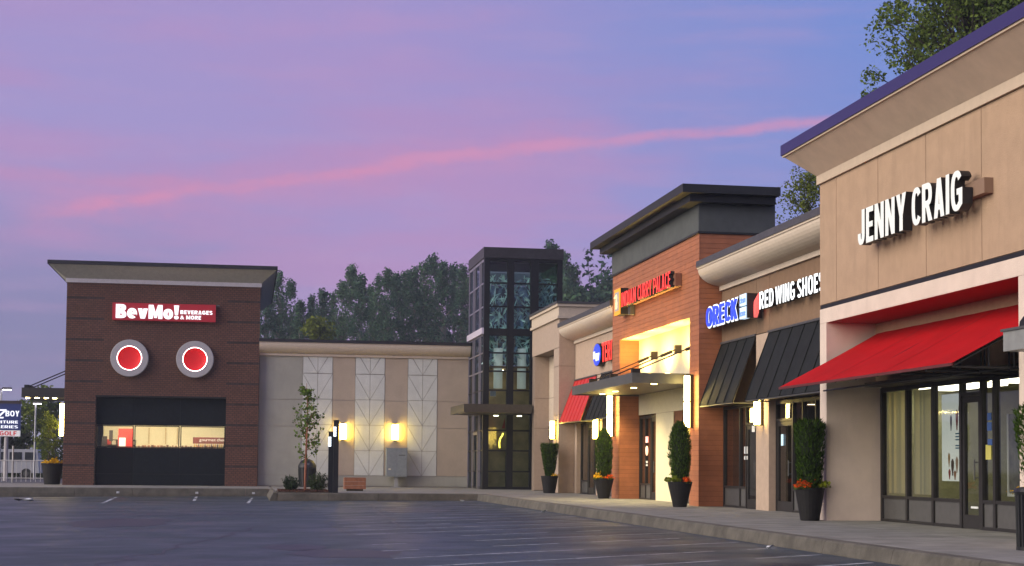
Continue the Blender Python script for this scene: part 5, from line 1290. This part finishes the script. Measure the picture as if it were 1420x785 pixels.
# trees behind the right wing
tree('maple_tree', 'large airy green tree rising behind the indigo roof edge of the tall store', 'tree', (22.1, 46, 0), 18.6, 'oval', LEAF_MAPLE, BARK, nl=330, cl=115, cr=0.038, ls=0.145, trunk_r=0.17, bare=0.42, width=3.2, seed=21)
tree('dense_tree', 'dense green tree crown at the top right corner', 'tree', (25.9, 49, 0), 19.5, 'oval', LEAF_MID, BARK, nl=220, cl=190, cr=0.055, ls=0.15, trunk_r=0.28, bare=0.4, width=3.6, seed=23)
tree('small_tree', 'small airy tree between timber tower and the tall tan store', 'tree', (22.6, 62, 0), 13.3, 'oval', LEAF_BRIGHT, BARK, nl=140, cl=52, cr=0.042, ls=0.13, trunk_r=0.08, bare=0.45, width=1.8, seed=25)

# pots with clipped yews and flowers
def pot(loc, label, rt=0.36, rb=0.19, h=0.73):
    t = thing('planter_pot', label, 'planter', loc, 'tapered black pots along the walkway')
    Mb().lathe([(rb, 0), (rb + 0.01, 0.02), (rt * 0.98, h - 0.05), (rt, h - 0.04), (rt, h), (rt - 0.035, h), (rt - 0.04, h - 0.07)], loc, 22, ends=False).build('pot_wall', POT, t, smooth=False)
    Mb().lathe([(0.0, h - 0.08), (rt - 0.03, h - 0.075)], loc, 16, ends=False).build('soil', SOIL, t)
    return t
def yew(loc, label, prof, seed, h0=0.62):
    random.seed(seed)
    t = thing('clipped_yew', label, 'shrub', (loc[0], loc[1], h0), 'clipped yews in black pots')
    Mb().tube((loc[0], loc[1], h0), (loc[0], loc[1], prof[0][1] + 0.3), 0.03, 0.02, 6).build('trunk', BARK, t)
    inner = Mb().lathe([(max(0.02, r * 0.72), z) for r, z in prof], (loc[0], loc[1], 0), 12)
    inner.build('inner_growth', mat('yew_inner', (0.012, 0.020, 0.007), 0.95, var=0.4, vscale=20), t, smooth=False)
    b = Mb()
    z0, z1 = prof[0][1], prof[-1][1]
    for _ in range(3600):
        z = random.uniform(z0, z1 + 0.03)
        for (ra, za), (rb, zb) in zip(prof[:-1], prof[1:]):
            if za <= z <= zb or zb == z1: rr = ra + (rb - ra) * min(1, max(0, (z - za) / (zb - za + 1e-6)))
            if za <= z <= zb: break
        a = random.uniform(0, 2 * PI); lump = 1 + 0.10 * noise.noise((math.cos(a) * 2, math.sin(a) * 2, z * 2.2 + seed)) + 0.06 * noise.noise((math.cos(a) * 6, math.sin(a) * 6, z * 4))
        q = rr * lump * math.sqrt(random.uniform(0.45, 1.05))
        p = Vector((loc[0] + q * math.cos(a), loc[1] + q * math.sin(a), z))
        d = Vector((math.cos(a) * 0.5, math.sin(a) * 0.5, 1.0)) + Vector((random.gauss(0, .35), random.gauss(0, .35), random.gauss(0, .2)))
        d.normalize(); s = random.uniform(0.06, 0.11); w = d.cross(Vector((random.gauss(0, 1), random.gauss(0, 1), random.gauss(0, 1)))).normalized() * 0.016
        b.add([p - w, p + w, p + d * s], [(0, 1, 2)])
    b.build('foliage', LEAF_YEW, t, fix=False)
def flowers(loc, label, spec, seed):
    """spec: list of (dx, dy, material key, n, size, spread)"""
    random.seed(seed)
    t = thing('flower_clump', label, 'flowers', (loc[0], loc[1], 0.66), 'bedding flowers in the black pots')
    g = Mb()
    for dx, dy, key, n, s, sp_ in spec:
        b = Mb()
        for _ in range(n):
            p = Vector((loc[0] + dx + random.gauss(0, sp_), loc[1] + dy + random.gauss(0, sp_), 0.74 + abs(random.gauss(0, sp_ * 0.8))))
            leafq(b, p, s * random.uniform(0.7, 1.3), asp=0.9)
            if key != 'lime': leafq(g, p - Vector((0, 0, 0.05)), s)
        b.build({'o': 'orange_blooms', 'y': 'yellow_blooms', 'lime': 'lime_leaves'}[key], {'o': FLOWER_O, 'y': FLOWER_Y, 'lime': LEAF_LIME}[key], t, kind='stuff', fix=False)
    if g.v: g.build('green_leaves', LEAF_MID, t, fix=False)
P1, P2, P3, P4 = (12.70, 66.2, 0), (12.66, 55.65, 0), (12.43, 44.7, 0), (12.31, 33.6, 0)
pot(P1, 'black tapered pot by the tall niche of the corner building', 0.37, 0.24)
pot(P2, 'black tapered pot at the left pier of the timber tower')
pot(P3, 'black tapered pot at the right pier of the timber tower')
pot(P4, 'black tapered pot against the tall tan store pier', 0.33, 0.20, 0.72)
yew(P1, 'flat-topped clipped yew in the pot by the corner building niche', [(0.14, 0.66), (0.24, 1.0), (0.33, 1.6), (0.39, 1.95), (0.36, 2.06)], 1)
yew(P2, 'tall ragged yew in the pot at the left pier of the timber tower', [(0.20, 0.66), (0.26, 1.0), (0.30, 1.5), (0.29, 2.0), (0.17, 2.3), (0.05, 2.45)], 2)
yew(P3, 'tall pointed yew in the pot at the right pier of the timber tower', [(0.16, 0.66), (0.25, 0.95), (0.31, 1.4), (0.32, 1.8), (0.27, 2.1), (0.20, 2.3), (0.08, 2.42)], 3)
yew(P4, 'broad flat-topped yew in the pot against the tall tan store pier', [(0.20, 0.62), (0.25, 0.9), (0.29, 1.4), (0.33, 1.9), (0.33, 2.1), (0.25, 2.18)], 4)
flowers(P1, 'small yellow flowers in the pot by the corner building niche', [(0.2, -0.2, 'y', 45, 0.06, 0.06)], 11)
flowers(P2, 'yellow and orange flowers in the pot at the left pier of the timber tower', [(-0.26, -0.15, 'y', 110, 0.08, 0.08), (0.14, -0.24, 'o', 80, 0.07, 0.07)], 12)
flowers(P3, 'lime leaves and orange flowers in the pot at the right pier of the timber tower', [(-0.24, -0.18, 'lime', 130, 0.09, 0.10), (0.14, -0.25, 'o', 70, 0.07, 0.05)], 13)
flowers(P4, 'bright orange flowers in the pot against the tall tan store pier', [(-0.22, -0.15, 'o', 230, 0.055, 0.085), (0.25, -0.12, 'lime', 100, 0.07, 0.08)], 14)
P5 = (12.86, 24.4, 0)
pot(P5, 'black tapered pot cut off at the right edge behind the litter bin', 0.36, 0.2)
P5 = (12.95, 24.6, 0)
yew((12.98, 24.5, 0), 'clipped yew cut off at the right edge of the photo', [(0.18, 0.66), (0.26, 0.95), (0.34, 1.4), (0.40, 1.9), (0.40, 2.12), (0.3, 2.2)], 5)
flowers((12.72, 24.5, 0), 'trailing orange flowers in the pot at the right edge', [(-0.05, -0.08, 'o', 26, 0.05, 0.05), (-0.08, 0.0, 'y', 30, 0.04, 0.10)], 15)
# litter bin right
t = thing('litter_bin', 'black slatted litter bin at the right edge of the walkway', 'bin', (11.28, 21.4, 0))
for k in range(22):
    a = 2 * PI * k / 22
    Mb().tube((11.28 + 0.27 * math.cos(a), 21.4 + 0.27 * math.sin(a), 0.05), (11.28 + 0.285 * math.cos(a), 21.4 + 0.285 * math.sin(a), 0.80), 0.026, n=6).build('slat', IRON, t)
Mb().lathe([(0.25, 0.03), (0.255, 0.78)], (11.28, 21.4, 0), 18).build('liner', IRON, t)
Mb().lathe([(0.30, 0.0), (0.30, 0.05)], (11.28, 21.4, 0), 22).build('base_ring', IRON, t)
Mb().lathe([(0.31, 0.80), (0.33, 0.84), (0.31, 0.89), (0.22, 0.91), (0.2, 0.86)], (11.28, 21.4, 0), 22).build('rim', IRON, t, smooth=False)

# ------------------------------------------------------------------ plaza furniture
random.seed(31)
bed = struct(Mb().box(1.26, 3.32, 63.74, 67.1, -0.3, 0.03).build('planting_bed', SOIL))
b = Mb()
for _ in range(1800):
    leafq(b, (random.uniform(1.3, 3.3), random.uniform(63.76, 67.0), 0.035 + random.uniform(0, 0.06)), 0.09, asp=0.5)
mu = b.build('mulch', MULCH, fix=False, kind='stuff')
# young street tree
random.seed(33)
t = thing('young_tree', 'slender young street tree with thin reddish stem in the mulch bed', 'tree', (2.36, 64.6, 0))
tk = Mb(); tk.tube((2.36, 64.6, 0), (2.38, 64.6, 1.3), 0.055, 0.045, 8).tube((2.38, 64.6, 1.3), (2.42, 64.6, 3.2), 0.045, 0.022, 6).tube((2.42, 64.6, 3.2), (2.36, 64.6, 4.4), 0.022, 0.008, 5)
cw = Mb()
for k in range(46):
    z = random.uniform(1.05, 4.1); f_ = (z - 1.0) / 3.3
    L = (0.16 + 0.52 * math.sin(PI * min(1, 0.14 + 0.82 * f_)) ** 1.2 * random.uniform(0.4, 1.0)) * (0.75 if z > 3.3 else 1)
    a = random.uniform(0, 2 * PI); p0 = Vector((2.39, 64.6, z)); p1 = p0 + Vector((math.cos(a) * L, math.sin(a) * L, L * random.uniform(0.5, 1.1)))
    tk.tube(p0, p1, 0.012, 0.004, 4, cap=False)
    for _ in range(15):
        p = p0.lerp(p1, random.uniform(0.25, 1.05)) + Vector((random.gauss(0, .07), random.gauss(0, .07), random.gauss(0, .07)))
        leafq(cw, p, random.uniform(0.09, 0.17), asp=0.75)
tk.build('trunk', STEM_RED, t, fix=False); cw.build('crown', leaf('young_leaves', (0.075, 0.14, 0.035), 0.5, (0.10, 0.16, 0.035)), t, fix=False)
def shrub(x, y, r, h, label, seed):
    random.seed(seed)
    t = thing('evergreen_shrub', label, 'shrub', (x, y, 0.03), 'shrubs in the mulch bed')
    s_, f_ = Mb(), Mb()
    for k in range(34):
        a = random.uniform(0, 2 * PI); q = r * math.sqrt(random.random()); hh = h * random.uniform(0.6, 1.05) * (1 - 0.35 * (q / r) ** 2)
        p0 = Vector((x + q * 0.3 * math.cos(a), y + q * 0.3 * math.sin(a), 0.03)); p1 = Vector((x + q * math.cos(a), y + q * math.sin(a), 0.03 + hh))
        s_.tube(p0, p1, 0.012, 0.005, 4, cap=False)
        for _ in range(30):
            g = random.uniform(0.2, 1.05); leafq(f_, p0.lerp(p1, g) + Vector((random.gauss(0, .05), random.gauss(0, .05), 0)), random.uniform(0.08, 0.15), up=0.5, asp=0.35)
    s_.build('stems', BARK, t, fix=False); f_.build('leaves', LEAF_SHRUB, t, fix=False)
shrub(1.82, 64.7, 0.36, 0.68, 'small upright evergreen shrub left of the young tree', 51)
shrub(2.92, 64.4, 0.44, 0.76, 'bushy evergreen shrub between young tree and black bollard lamps', 52)
# domed bin behind the tree
t = thing('domed_bin', 'black domed litter bin standing behind the young tree', 'bin', (3.0, 79.3, 0))
bx, by = 2.99, 79.3
Mb().lathe([(0.36, 0.0), (0.37, 0.04), (0.42, 0.92), (0.45, 0.94), (0.45, 1.0)], (bx, by, 0), 18).build('body', mat('bin_navy', (0.012, 0.014, 0.02), 0.5), t)
for k in range(18):
    a = 2 * PI * k / 18
    Mb().tube((bx + 0.38 * math.cos(a), by + 0.38 * math.sin(a), 0.03), (bx + 0.43 * math.cos(a), by + 0.43 * math.sin(a), 0.92), 0.02, n=5).build('rib', IRON, t)
Mb().lathe([(0.45, 1.0), (0.42, 1.12), (0.30, 1.30), (0.12, 1.38), (0.0, 1.39)], (bx, by, 0), 18, ends=False).build('dome', mat('bin_navy', (0, 0, 0)), t, smooth=True)
Mb().box(bx - 0.10, bx + 0.10, by - 0.43, by - 0.33, 1.08, 1.18).build('opening', mat('bin_mouth', (0.10, 0.10, 0.11), 0.5), t)
# twin bollard lamps
LB = glow('bollard_glass', (0.75, 0.90, 1.0), 0.75)
def bollard(x, y, h, zl, label):
    t = thing('bollard_lamp', label, 'bollard lamp', (x, y, 0), 'black post lamps on the planting bed')
    Mb().box(x - 0.10, x + 0.10, y - 0.10, y + 0.10, 0, h).build('post', IRON, t)
    for k in range(4):
        Mb().box(x - 0.115, x - 0.005, y - 0.115, y - 0.101, zl + k * 0.10, zl + k * 0.10 + 0.085).build('louvre_pane', LB, t)
    Mb().box(x - 0.12, x + 0.12, y - 0.12, y + 0.12, h, h + 0.03).build('cap', IRON, t)
bollard(3.55, 63.95, 2.88, 2.25, 'taller of the two black post lamps beside the planting bed')
bollard(3.36, 64.15, 2.42, 1.85, 'shorter of the two black post lamps beside the planting bed')
# timber box seat
t = thing('timber_box', 'orange-brown slatted timber box on the plaza', 'bench', (4.63, 68.6, 0))
Mb().box(4.28, 4.98, 68.42, 68.8, 0.0, 0.08).build('plinth', KERB, t)
BW = mat('box_timber', (0.27, 0.105, 0.05), 0.7, var=0.2, vscale=8)
for k in range(3):
    z = 0.08 + k * 0.165
    Mb().box(4.20, 5.06, 68.28, 68.32, z, z + 0.155).build('front_slat', BW, t)
    Mb().box(4.17, 4.198, 68.28, 68.95, z, z + 0.155).build('side_slat', BW, t)
    Mb().box(5.062, 5.09, 68.28, 68.95, z, z + 0.155).build('side_slat', BW, t)
for k in range(4): Mb().box(4.2, 5.06, 68.33 + k * 0.158, 68.48 + k * 0.158, 0.55, 0.575).build('top_slat', BW, t)
# cluster mailbox
t = thing('cluster_mailbox', 'grey metal cluster mailbox on a pedestal below the right wall sconce', 'mailbox', (7.52, 80.4, 0))
MB_ = mat('mailbox_grey', (0.26, 0.29, 0.30), 0.45, metal=0.3, var=0.08)
Mb().box(7.0, 8.05, 80.2, 80.75, 0.54, 1.95).build('cabinet', MB_, t)
Mb().box(6.98, 8.07, 80.18, 80.77, 1.95, 1.99).build('lid', MB_, t)
for c in range(2):
    for k in range(7):
        x0 = 7.03 + c * 0.51; z0 = 0.60 + k * 0.19
        if c == 1 and k == 5:
            Mb().box(x0, x0 + 0.48, 80.188, 80.2, z0, z0 + 0.175).build('mail_slot_door', MB_, t)
            Mb().box(x0 + 0.08, x0 + 0.40, 80.178, 80.187, z0 + 0.06, z0 + 0.09).build('mail_slot', RET_BLK, t)
        else: Mb().box(x0, x0 + 0.48, 80.185, 80.2, z0, z0 + 0.175).build('box_door', MB_, t)
Mb().box(7.10, 7.22, 80.170, 80.184, 0.88, 0.95).build('label_card', mat('pale_card', (0.7, 0.65, 0.5), 0.6), t)
Mb().box(7.43, 7.60, 80.35, 80.55, 0.03, 0.54).box(7.3, 7.75, 80.3, 80.6, 0.0, 0.03).build('pedestal', mat('pedestal_grey', (0.34, 0.34, 0.34), 0.5), t)

# ------------------------------------------------------------------ left background
# side canopy of the brick store
t = thing('side_canopy', 'dark flat canopy hung by rods on the left side of the brick store', 'canopy', (-10, 83.5, 4.3))
Mb().box(-11.05, -8.92, 81.6, 86.5, 4.32, 4.80).build('deck', mat('dark_canopy', (0.03, 0.027, 0.025), 0.5), t)
for y in (81.9, 83.3): 
    Mb().tube((-10.85, y, 4.82), (-8.9, y, 5.72), 0.03).build('tie_rod', IRON, t)
    Mb().box(-10.95, -10.7, y - 0.12, y + 0.12, 4.8, 4.95).build('bracket', IRON, t)
for x in (-10.8, -10.35, -9.9, -9.5): Mb().lathe([(0.10, 0), (0.10, 0.03)], (x, 82.0, 4.285), 10).build('downlight', glow('yellow_downlight', (1, 0.74, 0.26), 22.0), t)
# planter with loose tree
t = thing('planter_pot', 'wide black planter left of the brick store corner', 'planter', (-9.55, 82.2, 0))
Mb().lathe([(0.38, 0), (0.52, 0.95), (0.55, 1.0), (0.55, 1.06), (0.5, 1.06), (0.48, 1.0)], (-9.55, 82.2, 0), 22, ends=False).build('pot_wall', POT, t)
Mb().lathe([(0.0, 0.99), (0.5, 0.99)], (-9.55, 82.2, 0), 16, ends=False).build('soil', SOIL, t)
random.seed(77)
b = Mb()
for _ in range(260): leafq(b, (-9.55 + random.gauss(0, .22), 82.2 + random.gauss(0, .22), 1.05 + abs(random.gauss(0, .10))), 0.12, asp=0.8)
tag(b.build('flower_clump', FLOWER_Y, fix=False), 'low yellow-green flowers filling the wide planter by the brick store', 'flowers')
tree('potted_tree', 'loose yellow-green tree growing in the wide planter by the brick store', 'tree', (-9.75, 82.2, 1.0), 2.5, 'oval', LEAF_BRIGHT, BARK, nl=34, cl=42, cr=0.11, ls=0.11, trunk_r=0.035, bare=0.12, width=0.72, seed=78)
# pole sign
t = thing('pole_sign', 'blue roadside pole sign lettered in white with a red and white strip', 'sign', (-14.36, 100, 0))
Mb().tube((-14.36, 100, -0.06), (-14.36, 100, 2.6), 0.14, 0.12, 10).build('pole', mat('pale_pole', (0.42, 0.40, 0.42), 0.5), t)
Mb().box(-15.9, -13.54, 99.8, 100.2, 4.62, 4.80).build('cap', mat('sign_cap_brown', (0.05, 0.035, 0.035), 0.5), t)
Mb().box(-15.85, -13.56, 99.86, 100.14, 3.02, 4.62).build('blue_panel', mat('sign_blue', (0.02, 0.03, 0.13), 0.4, emis=(0.08, 0.14, 0.55), est=0.03), t)
Mb().box(-15.85, -13.56, 99.86, 100.14, 2.64, 3.0).build('white_panel', mat('sign_white', (0.7, 0.7, 0.72), 0.5, emis=(1, 1, 1), est=0.10), t)
SW = glow('sign_lit_white', (0.8, 0.85, 1.0), 0.35)
text('LA', (-15.75, 99.86, 3.85), *FRONT, 0.70, 0.34, 0.02, [SW, SW], t, bold=0.008, gap=0.12, wt=(0.18, 0.15))
text('Z', (-14.95, 99.86, 3.72), *FRONT, 0.40, 0.55, 0.02, [SW, SW], t, bold=0.008, gap=0.12, wt=(0.18, 0.15), slant=0.35)
text('BOY', (-14.42, 99.86, 3.85), *FRONT, 0.80, 0.34, 0.02, [SW, SW], t, bold=0.008, gap=0.12, wt=(0.18, 0.15))
text('FURNITURE', (-15.6, 99.86, 3.42), *FRONT, 1.92, 0.17, 0.015, [SW, SW], t, bold=0.008, gap=0.12, wt=(0.18, 0.15))
text('GALLERIES', (-15.6, 99.86, 3.13), *FRONT, 1.92, 0.17, 0.015, [SW, SW], t, bold=0.008, gap=0.12, wt=(0.18, 0.15))
SR = mat('sign_red_ink', (0.5, 0.02, 0.03), 0.5, emis=(1, 0.05, 0.06), est=0.08)
text('PRO GOLF', (-15.7, 99.86, 2.69), *FRONT, 1.95, 0.26, 0.015, [SR, SR], t, bold=0.008, gap=0.12, wt=(0.18, 0.15))
# lamps, railing, small post, van
def street_lamp(x, y, h, label, arms, r=0.07):
    t = thing('street_lamp', label, 'street lamp', (x, y, -0.06), 'lamps in the lot beyond')
    Mb().tube((x, y, -0.06), (x, y, h), r, r * 0.8, 8).build('pole', mat('galvanised', (0.40, 0.40, 0.42), 0.45, metal=0.5), t)
    for a in arms:
        Mb().box(min(x, x + a), max(x, x + a), y - 0.05, y + 0.05, h - 0.1, h).build('arm', STEEL, t)
        c = x + a
        Mb().box(c - 0.28, c + 0.28, y - 0.16, y + 0.16, h - 0.06, h + 0.08).build('head', STEEL, t)
        Mb().box(c - 0.24, c + 0.24, y - 0.17, y + 0.13, h - 0.10, h - 0.06).build('lens', glow('lamp_lens', (0.95, 0.92, 1.0), 4.0), t)
street_lamp(-15.6, 106, 5.8, 'street lamp with bright heads behind the blue pole sign', (-0.6, 0.35))
street_lamp(-13.7, 108, 5.0, 'pale street lamp seen under the side canopy', (0.1,))
t = thing('railing', 'white metal railing in front of the far lot at the left edge', 'railing', (-13, 92, -0.06))
for k in range(10):
    x = -13.4 + k * 0.26
    Mb().tube((x, 92, 0), (x, 92, 1.15), 0.016, n=6).build('baluster', mat('white_rail', (0.55, 0.55, 0.56), 0.5), t)
Mb().tube((-16, 92, 1.18), (-10.9, 92, 1.18), 0.03).build('top_rail', mat('white_rail', (0, 0, 0)), t)
Mb().tube((-16, 92, 0.2), (-10.9, 92, 0.2), 0.025).build('bottom_rail', mat('white_rail', (0, 0, 0)), t)
tag(Mb().tube((-12.9, 92.5, -0.06), (-12.9, 92.5, 2.0), 0.05).build('sign_post', mat('galvanised', (0, 0, 0))), 'thin galvanised post standing at the white railing', 'post')
t = thing('parked_van', 'white delivery van parked beyond the white railing', 'van', (-15.4, 112, -0.06))
VW = mat('van_white', (0.42, 0.43, 0.46), 0.45)
Mb().prism([(-18.2, 0.35), (-18.2, 1.1), (-17.5, 1.25), (-16.9, 1.95), (-13.9, 1.95), (-13.75, 0.35)], lambda a, c, q: (a, q, c), 111.0, 112.8).build('body', VW, t)
for x0, x1 in ((-16.8, -15.9), (-15.7, -14.9), (-14.7, -14.0)): Mb().box(x0, x1, 110.97, 111.0, 1.15, 1.75).build('window', GLASS_DARK if False else mat('van_window', (0.02, 0.025, 0.03), 0.15), t)
for x in (-17.3, -14.6):
    w = Mb().lathe([(0.34, 0), (0.36, 0.05), (0.36, 0.2), (0.34, 0.25)], (x, 110.95, 0.3), 16, axis='Y').build('wheel', mat('tyre', (0.02, 0.02, 0.02), 0.8), t)
    Mb().lathe([(0.18, 0), (0.18, 0.02)], (x, 110.93, 0.3), 12, axis='Y').build('hubcap', STEEL, w)
GB = 'trees behind the pole sign'
for i, (px, py, Y) in enumerate(((22, 585, 125), (45, 552, 130), (64, 540, 140), (80, 556, 134), (6, 600, 120))):
    tree('background_tree', ['dark low tree behind the pole sign', 'pale tall tree seen left of the side canopy lamp', 'tall loose tree showing above the side canopy', 'dark tree close to the brick store corner', 'dark tree at the left edge behind the pole sign'][i], 'tree', (gx(px, Y), Y, -0.06), gz(px, py, Y), 'oval', LEAF_MID if i in (1, 2) else LEAF_SHRUB, BARK, GB, nl=24, cl=60, cr=0.13, ls=0.35, trunk_r=0.12, bare=0.12, width=1.9, seed=200 + i)
random.seed(88)
b = Mb()
for _ in range(900): leafq(b, (random.uniform(-30, -9.2), random.uniform(113.5, 117), random.uniform(-0.05, 0.8)), 0.5, asp=0.6)
tag(b.build('hedge', LEAF_SHRUB, fix=False), 'low dark hedge along the far lot behind the white van', 'hedge')
b = Mb().box(-12.4, -11.9, 118, 118.2, 3.3, 3.5).box(-12.35, -12.1, 118, 118.2, 2.3, 3.3)
tag(b.build('green_neon_sign', glow('green_neon', (0.15, 1.0, 0.75), 0.5)), 'distant green lit sign glimpsed under the side canopy', 'sign')

# scraps of litter on the lot
random.seed(99)
for (x, y, s, l) in ((-8.3, 64.2, 0.30, 'white crumpled cup lying on the asphalt at the left'), (-8.75, 64.7, 0.22, 'dark scrap beside the white cup on the asphalt'), (8.8, 26.0, 0.10, 'small white paper scrap at the foot of the kerb near the tall store'), (8.85, 47.0, 0.16, 'pale paper scrap at the kerb near the timber restaurant'), (8.4, 61.8, 0.14, 'white scrap at the inner corner of the kerb')):
    b = Mb(); z = lotz(x, y); n = 7
    top = [(x + s * math.cos(2 * PI * i / n) * random.uniform(0.5, 1), y + s * math.sin(2 * PI * i / n) * random.uniform(0.4, 0.9), z + random.uniform(0.02, 0.09)) for i in range(n)]
    b.add(top + [(x, y, z + s * 0.4), (x, y, z)], [(i, (i + 1) % n, n) for i in range(n)] + [((i + 1) % n, i, n + 1) for i in range(n)])
    tag(b.build('litter_scrap', WHITE_P if 'dark' not in l else RET_BLK), l, 'litter', 'litter on the lot')

# ------------------------------------------------------------------ evening haze
hz = Mb().box(-3100, 3100, -3100, 3100, -2.2, 36).build('haze', None, kind='stuff')
hm = bpy.data.materials.new('haze_air'); hm.use_nodes = True; hm.node_tree.nodes.clear()
t_ = NT(hm.node_tree)
pv = t_.new('ShaderNodeVolumePrincipled'); pv.inputs['Density'].default_value = 0.0005; pv.inputs['Color'].default_value = (0.80, 0.86, 0.92, 1); pv.inputs['Anisotropy'].default_value = 0.2
ho = t_.new('ShaderNodeOutputMaterial'); t_.link(pv.outputs[0], ho.inputs['Volume'])
hz.data.materials.clear(); hz.data.materials.append(hm)
